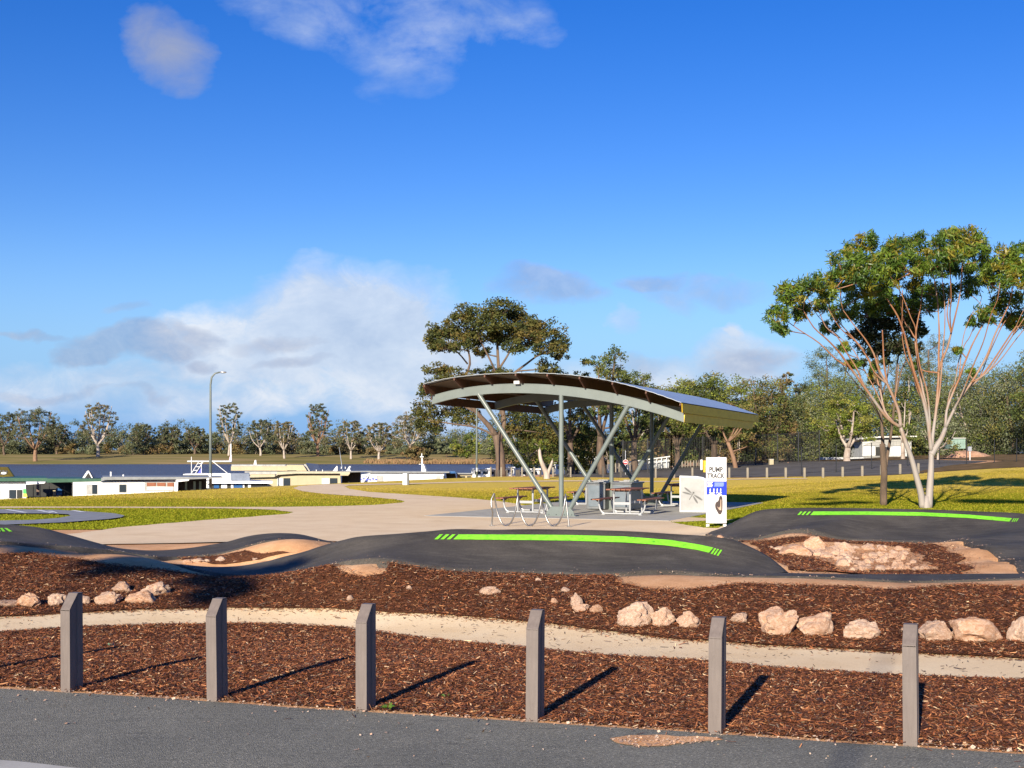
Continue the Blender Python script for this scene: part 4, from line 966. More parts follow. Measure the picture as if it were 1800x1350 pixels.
# ------------------------------------------------------------------ trees
def smooth_path(pts, m=4):
    out = []; n = len(pts)
    for i in range(n-1):
        p0, p1, p2, p3 = pts[max(i-1, 0)], pts[i], pts[i+1], pts[min(i+2, n-1)]
        for j in range(m):
            u = j/m; out.append(.5*((2*p1)+(p2-p0)*u+(2*p0-5*p1+4*p2-p3)*u*u+(3*p1-p0-3*p2+p3)*u**3))
    out.append(pts[-1]); return out
def limb(mb, pts, r0, r1, n=7, m=3):
    q = smooth_path([Vector(p) for p in pts], m); k = len(q)
    mb.tube(q, [r0+(r1-r0)*(i/(k-1))**.85 for i in range(k)], n)
    return q
class Tree:
    def __init__(s, seed): s.rg = np.random.default_rng(seed); s.rd = random.Random(seed); s.wood = MB(); s.nodes = []; s.L = []; s.Cc = []
    def stem(s, pts, r0, r1, n=7, m=3):
        q = limb(s.wood, pts, r0, r1, n, m)
        for i, p in enumerate(q): s.nodes.append((p, r0+(r1-r0)*(i/(len(q)-1))**.85))
    def near(s, p, zbias=1.2):
        best = None
        for q, r in s.nodes:
            d = (p-q).length+max(0, q.z-p.z+.2)*zbias*2
            if best is None or d < best[0]: best = (d, q, r)
        return best[1], best[2]
    def attach(s, p, rtip, bend=.15, n=5):
        q, r = s.near(p); d = p-q; L_ = d.length
        if L_ < .05: return
        mid = q.lerp(p, .5)+Vector((s.rd.uniform(-1, 1), s.rd.uniform(-1, 1), s.rd.uniform(-.6, .2)))*bend*L_
        s.stem([q, mid, p], min(r*.75, max(rtip*1.5, L_*.03+rtip)), rtip, n, 3)
    def clump(s, c, r, n, size, cols, sub=None, droop=.3, asp=.3, twig=0., sig=.17, tw=3, flat=.45):
        """foliage clump: leaves gathered round sub centres in an ellipsoid"""
        c = np.array(c); r = np.array(r); g = s.rg
        k = sub or max(5, int(n/40)); d = g.normal(size=(k, 3)); d /= np.linalg.norm(d, axis=1)[:, None]
        rad = g.uniform(.35, 1., (k, 1))**.6; sc = d*rad
        low = sc[:, 2] < -.1; sc[low, 2] *= flat
        idx = g.integers(0, k, n); p = sc[idx]+np.clip(g.normal(0, sig, (n, 3)), -2.1*sig, 2.1*sig); P3 = c+p*r
        az = g.uniform(0, 2*np.pi, n); el = g.normal(-droop, .55, n)
        a = np.stack([np.cos(az)*np.cos(el), np.sin(az)*np.cos(el), np.sin(el)], 1); b = np.cross(a, g.normal(size=(n, 3))); b /= np.linalg.norm(b, axis=1)[:, None]+1e-9
        ls = size*g.uniform(.6, 1.35, (n, 1)); A = a*ls*.5; B = b*ls*.5*asp
        s.L.append(np.stack([P3-A, P3-B, P3+A, P3+B], 1))
        cc = np.array(cols); w = g.integers(0, len(cc), k)[idx]; s.Cc.append(cc[w]*g.uniform(.7, 1.3, (n, 1)))
        if twig:
            for t in sc[:max(3, k//tw)]:
                p1 = Vector(c+t*r*.85); p0 = Vector(c+np.array([0, 0, -r[2]*.5])); s.wood.tube([p0, p0.lerp(p1, .5)+Vector((0, 0, -.06*r[2])), p1], [twig, twig*.7, twig*.35], 4)
    def build(s, name, base, bark, leafmat, label, cat, group=None, cname='crown'):
        o = empty(name, base, label, cat, group)
        s.wood.build('trunk', bark, o, smooth='all')
        me = quads_mesh(cname, np.concatenate(s.L), np.concatenate(s.Cc), leafmat, tuple(base)); link_mesh(cname, me, None, o)
        return o
HG = [(.085, .155, .020), (.130, .205, .020), (.175, .240, .028), (.060, .112, .020), (.23, .20, .02)]      # glossy green
GUM = [(.080, .108, .030), (.112, .135, .036), (.145, .160, .042), (.060, .082, .028), (.16, .14, .04)]      # olive gum
GREY = [(.120, .140, .075), (.155, .170, .095), (.095, .115, .060), (.185, .190, .110)]                        # grey green
LIME = [(.14, .175, .028), (.18, .205, .035), (.11, .14, .03), (.22, .21, .045)]
BRN = [(.14, .115, .045), (.18, .135, .055), (.105, .095, .04), (.20, .13, .06)]
DK = [(.030, .044, .018), (.045, .055, .022), (.055, .065, .03)]
# --- hero tree: many stems drawn from the photograph, given depth of their own
HY = 41.
def hp3(l, y0=0., y1=0.):
    n = len(l); return [P(x, y, HY+y0+(y1-y0)*i/max(1, n-1)) for i, (x, y) in enumerate(l)]
T = Tree(11)
k = HY/F
def st(l, w0, w1, y0=0., y1=0.):
    q = 1. if w0 > 6 else .82
    T.stem(hp3(l, y0, y1), w0*k*q*(.88 if w0 < 6 else 1), w1*k*q*.8, 8, 3)
    if w0 < 6 and len(l) > 5:
        for v_ in range(1 if w0 > 3 else 2):
            i0 = T.rd.randint(1, 3); ox = T.rd.choice((-1, 1))*T.rd.uniform(12, 40); oy = T.rd.uniform(-1.4, 1.4); m_ = l[i0:]; nn_ = len(m_)
            T.stem([P(x+ox*(i/(nn_-1))**.8, y+T.rd.uniform(-9, 9)*(i > 0), HY+y0+(y1-y0)*(i0+i)/(len(l)-1)+oy*i/(nn_-1)) for i, (x, y) in enumerate(m_)], w0*k*.36, w1*k*.55, 6, 3)
T.wood.tube([P(1628, 906, HY), P(1628, 893, HY), P(1628, 884, HY), P(1630, 872, HY)], [9*k, 8.5*k, 7.6*k, 5*k], 12)
st([(1622, 892), (1619, 868), (1611, 838), (1602, 805), (1592, 778), (1583, 751)], 6.6, 4.0, 0, -.2)
st([(1632, 892), (1634, 865), (1636, 835), (1637, 812), (1637, 793)], 7.4, 5.2, 0, .1)
st([(1583, 751), (1560, 735), (1535, 702), (1512, 670), (1495, 647), (1474, 618), (1453, 596), (1430, 575), (1412, 545)], 4.4, 1.2, -.2, -1.6)
st([(1495, 647), (1470, 632), (1440, 603), (1405, 580), (1380, 562)], 2.4, .9, -.7, -1.2)
st([(1583, 751), (1581, 728), (1573, 705), (1560, 676), (1545, 650), (1536, 622), (1520, 595), (1500, 570), (1482, 545)], 4.6, 1.1, -.2, -.8)
st([(1570, 742), (1555, 722), (1548, 690), (1538, 655), (1522, 622), (1505, 600), (1470, 560), (1455, 530)], 3.2, 1., .1, .9)
st([(1560, 676), (1554, 640), (1552, 600), (1551, 580)], 2.6, 1.4, -.3, -.5)
st([(1573, 705), (1577, 670), (1580, 640)], 1.6, .8, -.3, .2)
st([(1637, 793), (1634, 765), (1630, 735), (1622, 700), (1611, 668), (1602, 636), (1594, 605), (1589, 585), (1578, 556), (1562, 530), (1548, 508), (1535, 490)], 5.2, 1.2, .1, -.9)
st([(1632, 745), (1628, 715), (1621, 680), (1616, 650), (1611, 620), (1609, 596), (1613, 565), (1618, 540), (1622, 505)], 3.6, 1.2, 0., .6)
st([(1609, 596), (1600, 580), (1590, 565), (1584, 540), (1580, 490)], 2.2, .9, .4, .9)
st([(1638, 785), (1640, 762), (1645, 725), (1648, 690), (1650, 655), (1650, 620), (1651, 590), (1650, 560), (1647, 520), (1640, 480)], 4.6, 1.2, .1, 1.2)
st([(1650, 655), (1655, 635), (1665, 612), (1672, 585), (1678, 560), (1686, 525), (1690, 490), (1692, 455)], 3.2, 1.3, .6, -.3)
st([(1672, 585), (1665, 555), (1668, 525), (1672, 490)], 2., .9, .1, .6)
st([(1637, 800), (1645, 786), (1655, 770), (1662, 752)], 6.2, 4.6, .1, .2)
st([(1662, 752), (1664, 722), (1674, 693), (1686, 665), (1695, 640), (1708, 608), (1720, 585), (1733, 560), (1745, 530)], 3.6, 1.1, .2, 1.2)
st([(1662, 752), (1676, 722), (1692, 694), (1708, 672), (1724, 645), (1737, 620), (1748, 590), (1762, 560), (1775, 530), (1782, 495)], 4.0, 1.2, .2, -.7)
st([(1700, 683), (1722, 665), (1745, 635), (1765, 605), (1785, 575), (1805, 548), (1830, 520)], 2.8, 1.1, 0, .9)
st([(1708, 672), (1735, 655), (1760, 620), (1780, 590), (1800, 560), (1840, 500)], 2., .8, -.3, -1.4)
st([(1686, 665), (1688, 640), (1692, 600), (1700, 570), (1715, 540)], 1.6, .7, .6, 1.6)
blobs = [(1425, 500, 30, 21, -1.4), (1388, 520, 27, 22, -1.3), (1366, 560, 20, 24, -1.2), (1374, 583, 16, 13, -.9), (1404, 545, 20, 22, -.6), (1458, 512, 22, 18, -1), (1445, 535, 20, 16, .2),
 (1488, 468, 32, 32, -1), (1522, 478, 34, 30, -1.2), (1478, 495, 24, 20, -.5), (1550, 500, 28, 24, -.6), (1528, 425, 21, 19, -.4), (1500, 443, 25, 19, -.2), (1556, 462, 26, 26, -.8), (1510, 515, 30, 20, .2),
 (1578, 440, 28, 24, -.5), (1608, 432, 30, 21, -.2), (1600, 468, 32, 24, -1), (1632, 462, 28, 24, -.8), (1575, 478, 24, 22, .6), (1618, 500, 26, 20, 1.0),
 (1662, 432, 28, 26, -.6), (1700, 422, 34, 23, -.4), (1722, 440, 20, 28, .2), (1684, 446, 30, 20, -1.2), (1672, 412, 28, 13, 0), (1735, 470, 16, 18, .8), (1660, 475, 24, 18, 1.4),
 (1625, 528, 30, 26, 1.6), (1655, 520, 26, 24, 1.9), (1595, 540, 26, 20, 1.4), (1565, 540, 32, 22, 1.5), (1520, 548, 30, 20, 1.6), (1483, 550, 28, 18, 1.5), (1540, 525, 25, 20, 1.2), (1700, 505, 26, 18, 1.6), (1720, 480, 20, 20, 1.8), (1455, 575, 18, 12, .9), (1690, 470, 24, 16, 1.6),
 (1762, 458, 28, 27, -.8), (1790, 450, 28, 22, -.4), (1742, 490, 22, 22, -.2), (1785, 490, 28, 24, -1.), (1830, 470, 36, 36, -.6), (1860, 520, 40, 30, -.5), (1772, 530, 30, 20, .4), (1740, 552, 26, 17, .4), (1805, 560, 34, 20, .6), (1715, 565, 18, 12, 1.2), (1778, 565, 20, 14, .9),
 (1483, 608, 14, 12, .4), (1690, 614, 15, 9, .5), (1538, 655, 11, 16, .2), (1500, 640, 16, 9, .1), (1705, 655, 10, 8, .3), (1610, 640, 12, 10, .8)]
for (x, y, rx, ry, dy) in blobs:
    dy *= 1.5; c = P(x, y, HY+dy); kk = c.y/F; r = (rx*kk, (rx+ry)*.55*kk, ry*kk)
    T.attach(c+Vector((0, 0, -r[2]*.5)), .02, .12, 5)
    nn = int(rx*ry*2.1)+120; r = tuple(q*.98 for q in r)
    T.clump(c, r, int(nn*.66), .19, HG if dy < 1.6 else HG[:4], droop=.5, asp=.22, twig=.011, sig=.19, tw=2, flat=.85)
HERO = T.build('gum_tree', P(1627, 893, HY), M['herobark'], M['leaf'], 'many stemmed gum with salmon bark and glossy green umbrella crown at right', 'tree')
# --- dark slim tree to its left
HY2 = 43.5; T = Tree(12); k = HY2/F
def h2(l, d=0.): return [P(x, y, HY2+d*i/len(l)) for i, (x, y) in enumerate(l)]
T.stem(h2([(1553, 888), (1553, 860), (1554, 830), (1552, 800), (1551, 780)]), 6.5*k, 5*k, 9)
T.stem(h2([(1552, 800), (1551, 760), (1548, 720), (1549, 690), (1545, 650), (1540, 610), (1532, 575)]), 3.4*k, 1*k)
T.stem(h2([(1555, 835), (1560, 800), (1566, 765), (1570, 730), (1574, 690), (1576, 650), (1582, 610), (1590, 580)], 1), 3.2*k, 1*k)
T.stem(h2([(1550, 740), (1535, 710), (1510, 680), (1490, 655), (1480, 640)], -1), 1.8*k, .6*k)
T.stem(h2([(1576, 690), (1585, 650), (1600, 620), (1615, 590)], 1), 1.8*k, .7*k)
T.stem(h2([(1549, 700), (1560, 660), (1563, 620), (1560, 590)], 1), 1.8*k, .7*k)
for (x, y, rx, ry, dy) in [(1522, 585, 32, 24, 0), (1548, 565, 34, 24, .4), (1580, 570, 34, 26, 0), (1604, 578, 28, 28, .3), (1560, 605, 40, 24, -.3), (1530, 615, 28, 20, .3), (1594, 612, 26, 22, .2), (1548, 635, 22, 14, .4), (1505, 640, 18, 14, -.5), (1536, 668, 14, 14, 0)]:
    c = P(x, y, HY2+dy); r = (rx*k, rx*k*.8, ry*k); T.attach(c, .015); T.clump(c, r, int(rx*ry*1.25), .16, DK+[(.07, .08, .03)], droop=.2, asp=.35, twig=.01)
T.build('slender_tree', P(1553, 888, HY2), M['trunk_dark'], M['leaf'], 'slim dark trunked tree standing on the lawn left of the salmon barked gum', 'tree')
# --- generic gum from pixels
def gum(px, top, base, w, Y, seed, cols, bark, label, nb=12, leaf=.3, dens=1., fork=.28, name='gum_tree', group=None, dense=0., lean=0., leafmat=None, zb=None, lw=None, csz=1.):
    T = Tree(seed); rd = T.rd; b = P(px, base, Y)
    if zb is not None: b.z = zb
    Ht = P(px, top, Y).z-b.z; W = w/F*Y
    tr = lw or Ht*.028
    fk = b+Vector((lean*Ht*.1+rd.uniform(-.02, .02)*Ht, 0, Ht*fork)); T.stem([b-Vector((0, 0, .3)), b.lerp(fk, .5)+Vector((rd.uniform(-.015, .015)*Ht, 0, 0)), fk], tr*1.25, tr*.85, 8)
    nl = rd.randint(3, 5) if csz == 1 else rd.randint(5, 8)
    for i in range(nl):
        an = 2*math.pi*i/nl+rd.uniform(-.5, .5); rr = rd.uniform(.35, .75)*W*.5; zt = Ht*rd.uniform(.62, .9)
        e = b+Vector((math.cos(an)*rr, math.sin(an)*rr, zt)); mid = fk.lerp(e, .45)+Vector((math.cos(an)*rr*.18, math.sin(an)*rr*.18, -Ht*.02)); T.stem([fk, mid, e], tr*.6, tr*.18, 6)
    for i in range(nb):
        t = (i+.5)/nb; an = i*2.4+rd.uniform(-.4, .4); zz = .40+.56*t if not dense else .12+.84*t
        prof = math.sin(math.pi*min(1, (zz-.1)/.95)**1.1)**.6 if zz < 1 else .3
        rr = W*.5*prof*rd.uniform(.35, .85); c = b+Vector((math.cos(an)*rr, math.sin(an)*rr, Ht*zz*.94))
        s = W*rd.uniform(.15, .25)*(1+dense*.5)*csz; r = (s, s, s*rd.uniform(.55, .8)*(1+dense*.4))
        if not dense or i % 3 == 0: T.attach(c, tr*.12, .15, 4)
        T.clump(c, r, int(430*dens*(s/leaf/4)**1.3)+120, leaf*.68, cols, droop=.25, asp=.5, twig=tr*.07 if not dense else 0)
    return T.build(name, b, M[bark], leafmat or M['leaf_far'], label, 'tree', group)
# --- the big gum behind the shelter, drawn from the photograph
BY = 104.; T = Tree(21); k = BY/F
def b3(l, d=0.): return [P(x, y, BY+d*i/len(l)) for i, (x, y) in enumerate(l)]
T.stem(b3([(880, 838), (880, 815), (878, 790), (872, 765)]), 9.5*k, 7*k, 10)
T.stem(b3([(872, 765), (856, 745), (838, 725), (822, 700), (816, 670), (826, 640), (822, 610)], -2), 5.5*k, 1.4*k)
T.stem(b3([(876, 775), (886, 745), (880, 705), (878, 670), (876, 640), (874, 600), (872, 570)], 1), 6*k, 1.6*k)
T.stem(b3([(880, 690), (900, 660), (925, 640), (950, 622), (975, 612)], 2), 3*k, 1*k); T.stem(b3([(878, 670), (865, 640), (850, 610), (840, 590)], -1), 2.4*k, .9*k)
T.stem(b3([(872, 768), (840, 752), (795, 745), (752, 738)], -1), 2.4*k, .8*k); T.stem(b3([(878, 765), (905, 756), (945, 760)], 1), 2.4*k, .8*k)
T.stem(b3([(822, 640), (805, 620), (785, 608), (770, 600)], -1), 1.6*k, .7*k); T.stem(b3([(838, 725), (810, 710), (785, 690), (765, 680)], -1), 3*k, 1*k); T.stem(b3([(876, 650), (895, 620), (905, 590), (900, 570)], 2), 2.2*k, .8*k)
for (x, y, rx, ry, dy) in [(850, 590, 34, 20, 0), (892, 592, 30, 20, 0), (930, 588, 30, 18, -1), (800, 580, 28, 22, 1), (778, 605, 26, 18, 0), (872, 545, 36, 18, 0), (900, 552, 30, 20, 2), (845, 560, 30, 20, -1), (815, 555, 22, 18, -1), (862, 572, 36, 18, -2), (905, 575, 26, 20, 2), (932, 572, 26, 16, 1), (955, 582, 26, 20, 0), (982, 600, 20, 24, 1), (960, 612, 26, 18, -2), (930, 600, 26, 16, 2), (765, 592, 18, 20, 0), (785, 585, 24, 16, 1), (800, 608, 26, 16, -2), (825, 600, 24, 18, 2), (770, 612, 16, 12, 1), (905, 610, 22, 16, -2), (880, 600, 20, 14, 2), (845, 620, 18, 12, 1), (770, 650, 28, 14, 0), (798, 662, 28, 14, -2), (835, 660, 26, 12, 1), (875, 655, 22, 12, 0), (915, 670, 26, 12, 2), (965, 650, 20, 18, 0), (985, 625, 14, 12, 1), (758, 690, 22, 20, 1), (745, 725, 24, 20, 0), (785, 720, 28, 20, 2), (820, 735, 24, 20, 1), (760, 750, 28, 18, 0), (905, 745, 34, 30, 1), (950, 760, 34, 30, 2)]:
    c = P(x, y, BY+dy); r = (rx*k*1.08, rx*k, ry*k*1.15); T.attach(c, .03, .12, 5); T.clump(c, r, int(rx*ry*2.2)+120, .24, [(.058, .070, .022), (.085, .092, .026), (.115, .108, .032), (.045, .055, .02), (.13, .10, .03)], droop=.25, asp=.45, twig=.02, sig=.16)
T.build('river_red_gum', P(880, 838, BY), M['trunk_brown'], M['leaf_far'], 'tall spreading gum rising behind the left end of the shelter roof', 'tree')
MID = [ # px, top, base, w, Y, seed, cols, bark, label, kwargs
 (1060, 602, 832, 120, 112, 31, GUM, 'trunk_dark', 'gum with a rounded top above the middle of the shelter roof', dict(nb=14)),
 (1118, 638, 832, 105, 120, 32, GUM, 'trunk_dark', 'gum just right of the rounded top gum behind the shelter', dict(nb=13)),
 (1002, 640, 832, 90, 118, 33, GUM, 'trunk_dark', 'thin gum between the tall spreading gum and the rounded top gum', dict(nb=10)),
 (1255, 650, 832, 140, 118, 34, LIME[:3]+GUM, 'trunk_dark', 'olive broad crowned tree above the right tip of the shelter', dict(nb=16, dens=1.1)),
 (1190, 664, 832, 110, 126, 35, GUM, 'trunk_dark', 'shaded tree behind the roof left of the olive broad crowned tree', dict(nb=14)),
 (1296, 700, 833, 90, 112, 36, GUM+BRN, 'trunk_tan', 'tree on a leaning orange trunk beside the sign', dict(nb=10, fork=.42, lean=-1.2)),
 (1345, 668, 822, 130, 128, 37, BRN+GUM, 'trunk_dark', 'brownish bushy tree right of the shelter roof', dict(nb=18, dense=.3)),
 (1390, 636, 822, 60, 150, 38, DK+BRN[:2], 'trunk_dark', 'small dark crown poking above the brownish trees', dict(nb=8)),
 (1408, 700, 822, 110, 134, 39, GREY+GUM, 'trunk_dark', 'grey green tree left of the white trunked gum', dict(nb=16, dense=.6)),
 (1455, 597, 822, 105, 165, 40, DK+GUM, 'trunk_dark', 'fluffy dark sheoak rising left of the salmon barked gum', dict(nb=16, dense=.4, leaf=.25)),
 (1478, 652, 822, 150, 160, 41, GREY+LIME, 'trunk_dark', 'large light green wattle like tree behind the white trunked gum', dict(nb=20, dense=.5, leaf=.28)),
 (1490, 690, 822, 110, 124, 42, LIME, 'trunk_pale', 'gum with white forked trunk left of the grey building', dict(nb=13, fork=.26, lw=.33)),
 (1605, 620, 825, 120, 168, 43, GREY+GUM, 'trunk_pale', 'dense tree behind the stems of the salmon barked gum', dict(nb=18, dense=.5)),
 (1640, 572, 825, 110, 172, 44, DK+GREY, 'trunk_dark', 'round dark sheoak seen between the stems of the salmon barked gum', dict(nb=16, dense=.3, leaf=.25)),
 (1588, 690, 826, 70, 128, 45, LIME+GUM, 'trunk_pale', 'small gum with bare white limbs right of the grey building', dict(nb=8, fork=.35)),
 (1710, 650, 824, 170, 142, 46, GREY+LIME[:1], 'trunk_pale', 'wide grey green tree near the right edge behind the dirt mound', dict(nb=22, dense=.6, leaf=.28)),
 (1785, 645, 822, 140, 136, 47, GREY+GUM, 'trunk_dark', 'drooping tree at the right edge behind the mesh fence', dict(nb=20, dense=.6)),
 (1650, 735, 828, 90, 116, 48, GUM+GREY, 'trunk_pale', 'pale forked young tree in front of the green tank', dict(nb=7, fork=.42, dens=.5)),
 (1840, 600, 822, 150, 120, 49, GUM, 'trunk_dark', 'gum leaning in from beyond the right edge', dict(nb=16)),
 (930, 735, 832, 120, 122, 50, LIME+GUM, 'trunk_pale', 'green low tree with pale cut trunk under the left of the roof', dict(nb=14, dense=.5)),
 (1010, 745, 832, 110, 126, 51, GUM+LIME, 'trunk_pale', 'olive low tree behind the front post of the shelter', dict(nb=14, dense=.5)),
 (1085, 745, 830, 70, 130, 52, BRN+GUM, 'trunk_pale', 'bare branched tree behind the barbecues', dict(nb=8, dens=.5)),
 (1170, 725, 828, 80, 128, 53, BRN, 'trunk_tan', 'orange brown stemmed tree behind the black fence', dict(nb=9)),
 (1230, 720, 826, 110, 132, 54, GUM+DK, 'trunk_dark', 'tree with black forked trunks behind the fence and sign', dict(nb=12, fork=.3))]
for m in MID:
    kw = m[9]; kw.setdefault('leaf', .32); gum(m[0], m[1], m[2], m[3], m[4], m[5], m[6], m[7], m[8], group='trees behind the car park', **kw)
# ------------------------------------------------------------------ far bank, river and its trees
fy = np.array([525, 540, 552, 566, 590, 640, 700, 900, 1500, 3500]); fz = np.array([-4., -2.6, -1.6, -.8, .2, 2.0, 3.2, 5, 8, 14])
fx = np.r_[np.arange(-1500, -400, 100), np.arange(-400, 400, 12), np.arange(400, 2501, 150)]
fyy = np.r_[np.arange(520, 720, 8), np.arange(720, 1500, 100), [2000, 3500]]
FX, FYm = np.meshgrid(fx, fyy)
wob = np.array([[6*noise.noise(Vector((x*.02, 0, 0)))+2.*noise.noise(Vector((x*.09, 0, 5))) for x in fx]])*(FYm < 700)
FZ = np.interp(FYm+wob, fy, fz)+np.array([noise.noise(Vector((x*.03, y*.03, 0)))*.35 for x, y in zip(FX.ravel(), FYm.ravel())]).reshape(FX.shape)
VF = np.stack([FX.ravel(), FYm.ravel(), FZ.ravel()], 1); nx2 = len(fx); i2 = (np.arange(len(fyy)-1)[:, None]*nx2+np.arange(nx2-1)[None]).ravel(); QF = np.stack([i2, i2+1, i2+nx2+1, i2+nx2], 1)
tag(grid_mesh('far_bank', VF, QF, M['farbank']), 'low grassy bank across the river', 'river bank', kind='structure'); FB = BVHTree.FromPolygons(VF.tolist(), QF.tolist())
riv = MB().add([(-2500, 15, -2.2), (2500, 15, -2.2), (2500, 3000, -2.2), (-2500, 3000, -2.2)], [(0, 1, 2, 3)]).build('river', M['water']); tag(riv, 'wide slate blue river behind the houseboats', 'river', kind='structure')
FG = [(.105, .118, .062), (.13, .138, .070), (.16, .158, .082), (.085, .100, .058)]; FB_ = [(.19, .15, .075), (.21, .155, .07), (.15, .13, .07)]
FARG = [(62, 712, 811, 100, 'orange trunked gum on the far bank with a split white top', 'trunk_tan', FG, 1.6), (172, 702, 803, 80, 'tall open crowned gum on the far bank left of the roof vent', 'trunk_pale', FG+FB_, 1.5), (402, 702, 801, 56, 'pale trunked gum on the far bank right of the street lamp', 'trunk_pale', FG, 1.1),
 (458, 733, 801, 60, 'far bank gum above the cream houseboat, left of a pair', 'trunk_pale', FG, 1.0), (500, 735, 806, 55, 'far bank gum above the cream houseboat, right of a pair', 'trunk_pale', FG+FB_, .9), (559, 703, 802, 58, 'tall upright gum on the far bank above the cream houseboat stern', 'trunk_tan', FG, 1.3),
 (617, 735, 807, 58, 'brown leaved far bank gum left of the white houseboat', 'trunk_pale', FB_+FG, .9), (666, 738, 809, 60, 'white forked gum on the far bank behind the white houseboat', 'trunk_pale', FB_+FG, 1.0), (722, 722, 800, 76, 'olive crowned gum on the far bank left of the shelter', 'trunk_pale', FG+FB_, 1.0),
 (8, 720, 800, 70, 'gum on the far bank at the left edge of the frame', 'trunk_dark', FG, 1.), (100, 742, 798, 55, 'low gum on the far bank between the two tall gums', 'trunk_dark', FG, 1.), (250, 742, 797, 55, 'round topped far bank gum right of the tall open crowned gum', 'trunk_dark', FG, 1.), (297, 747, 796, 62, 'dark wide gum on the far bank left of the street lamp', 'trunk_dark', FG, 1.), (342, 748, 797, 50, 'dark gum directly left of the street lamp on the far bank', 'trunk_dark', FG, 1.)]
for i, (px, top, base, w, lab, bk_, cols, lw) in enumerate(FARG):
    h = ray(px, max(base, 798.5), [FB]); Y = h[0].y if h else 560; 
    gum(px, top, base, w, Y, 300+i, cols, bk_, lab, nb=40, leaf=.85, dens=.40, fork=.2, csz=.55, group='gums on the far bank', zb=(h[0].z if h else 0), lw=lw*.55)
# bushes hugging the far waterline
for i, (px, top, base, w, lab, cols) in enumerate([(735, 782, 816, 62, 'brown rounded bush at the far waterline behind the radar mast', BRN), (820, 760, 812, 60, 'green rounded bush on the far bank beside the tan reeds', LIME+GUM), (785, 770, 806, 50, 'grey green bush on the far bank above the tan reeds', GREY)]):
    T = Tree(500+i); h = ray(px, max(801.5, base-2), [FB]); Y = h[0].y; b = Vector(((px-900)/F*Y, Y, h[0].z)); W = w/F*Y; Hh = (base-top)/F*Y
    T.stem([b, b+Vector((0, 0, Hh*.5))], .4, .1)
    for j in range(9): c = b+Vector((T.rd.uniform(-.36, .36)*W, T.rd.uniform(-.3, .3)*W, Hh*T.rd.uniform(.25, .72))); T.clump(c, (W*.2, W*.2, Hh*.24), 260, 1.0, cols, asp=.5)
    T.build('bush', b, M['trunk_dark'], M['leaf_far'], lab, 'bush', 'bushes on the far bank')
# far woodland as one mass of crowns and trunks
def woodland(name, spots, leaf, label, seed, per=900):
    T = Tree(seed); rd = T.rd
    for (x, y, z, h, w, cols, pale) in spots:
        b = Vector((x, y, z)); top = b+Vector((rd.uniform(-.1, .1)*w, 0, h*.7)); T.wood.tube([b-Vector((0, 0, .5)), b.lerp(top, .5)+Vector((rd.uniform(-.08, .08)*w, 0, 0)), top], [h*.022, h*.016, h*.006], 5)
        for j in range(2): e = b+Vector((rd.uniform(-.35, .35)*w, rd.uniform(-.3, .3)*w, h*.75)); T.wood.tube([b.lerp(top, .35), b.lerp(top, .35).lerp(e, .5)+Vector((0, 0, -h*.03)), e], [h*.012, h*.008, h*.004], 4)
        nb = 7
        for j in range(nb):
            t = (j+.5)/nb; c = b+Vector((rd.uniform(-.36, .36)*w*(1.1-t*.6), rd.uniform(-.3, .3)*w, h*(.12+.82*t))); s = w*rd.uniform(.16, .26)
            T.clump(c, (s, s, s*.72), int(per/nb), leaf, cols, sub=13, asp=.55, sig=.26)
    wd = T.wood
    me = quads_mesh(name, np.concatenate(T.L), np.concatenate(T.Cc), M['leaf_far']); k0 = len(me.vertices)
    o = link_mesh(name, me, None); tag(o, label, 'woodland', kind='stuff')
    w_ = wd.build('trunks', M['trunk_pale'], o, org=(0, 0, 0), smooth='all'); w_['kind'] = 'stuff'
    return o
rd = random.Random(5); spots = []
for row, (Y0, tp_) in enumerate(((668, 770), (700, 760), (745, 753))):
    px = -160+row*13
    while px < 1330:
        Y = Y0+rd.uniform(-14, 14); z = float(np.interp(Y, fy, fz)); top = tp_+rd.uniform(-15, 16)
        h = EYE+(800-top)/F*Y-z; w = rd.uniform(28, 72)/F*Y; cols = rd.choice([FG, GREY, FG+DK, GREY+DK, FG+FB_, FG]); spots.append(((px-900)/F*Y, Y, z, h, w, cols, 0)); px += rd.uniform(20, 36)
# shrubs at the foot
px = -120
while px < 1300:
    Y = rd.uniform(640, 662); z = float(np.interp(Y, fy, fz)); h = rd.uniform(3, 6.5); spots.append(((px-900)/F*Y, Y, z, h, rd.uniform(6, 13), rd.choice([FG, FB_, GREY, BRN]), 0)); px += rd.uniform(12, 30)
woodland('far_woodland', spots, .85, 'distant olive woodland lining the far river bank', 71, 1150)
spots = []
for row, (Y0, t0) in enumerate(((172, 690), (195, 676))):
    px = 1120+row*20
    while px < 2000:
        Y = Y0+rd.uniform(-8, 8); top = t0+rd.uniform(-14, 22); z = .6; h = EYE+(800-top)/F*Y-z; w = rd.uniform(80, 120)/F*Y; spots.append(((px-900)/F*Y, Y, z, h, w, rd.choice([GUM, GREY, BRN+GUM, LIME+GUM, DK+GUM]), 0)); px += rd.uniform(30, 46)
px = 1000
while px < 2000:
    Y = rd.uniform(150, 165); spots.append(((px-900)/F*Y, Y, .5, rd.uniform(2.5, 5), rd.uniform(4, 7), rd.choice([GUM, GREY, BRN, DK]), 0)); px += rd.uniform(22, 40)
woodland('near_woodland', spots, .36, 'mixed bush rising behind the car park and fence', 72, 2300)
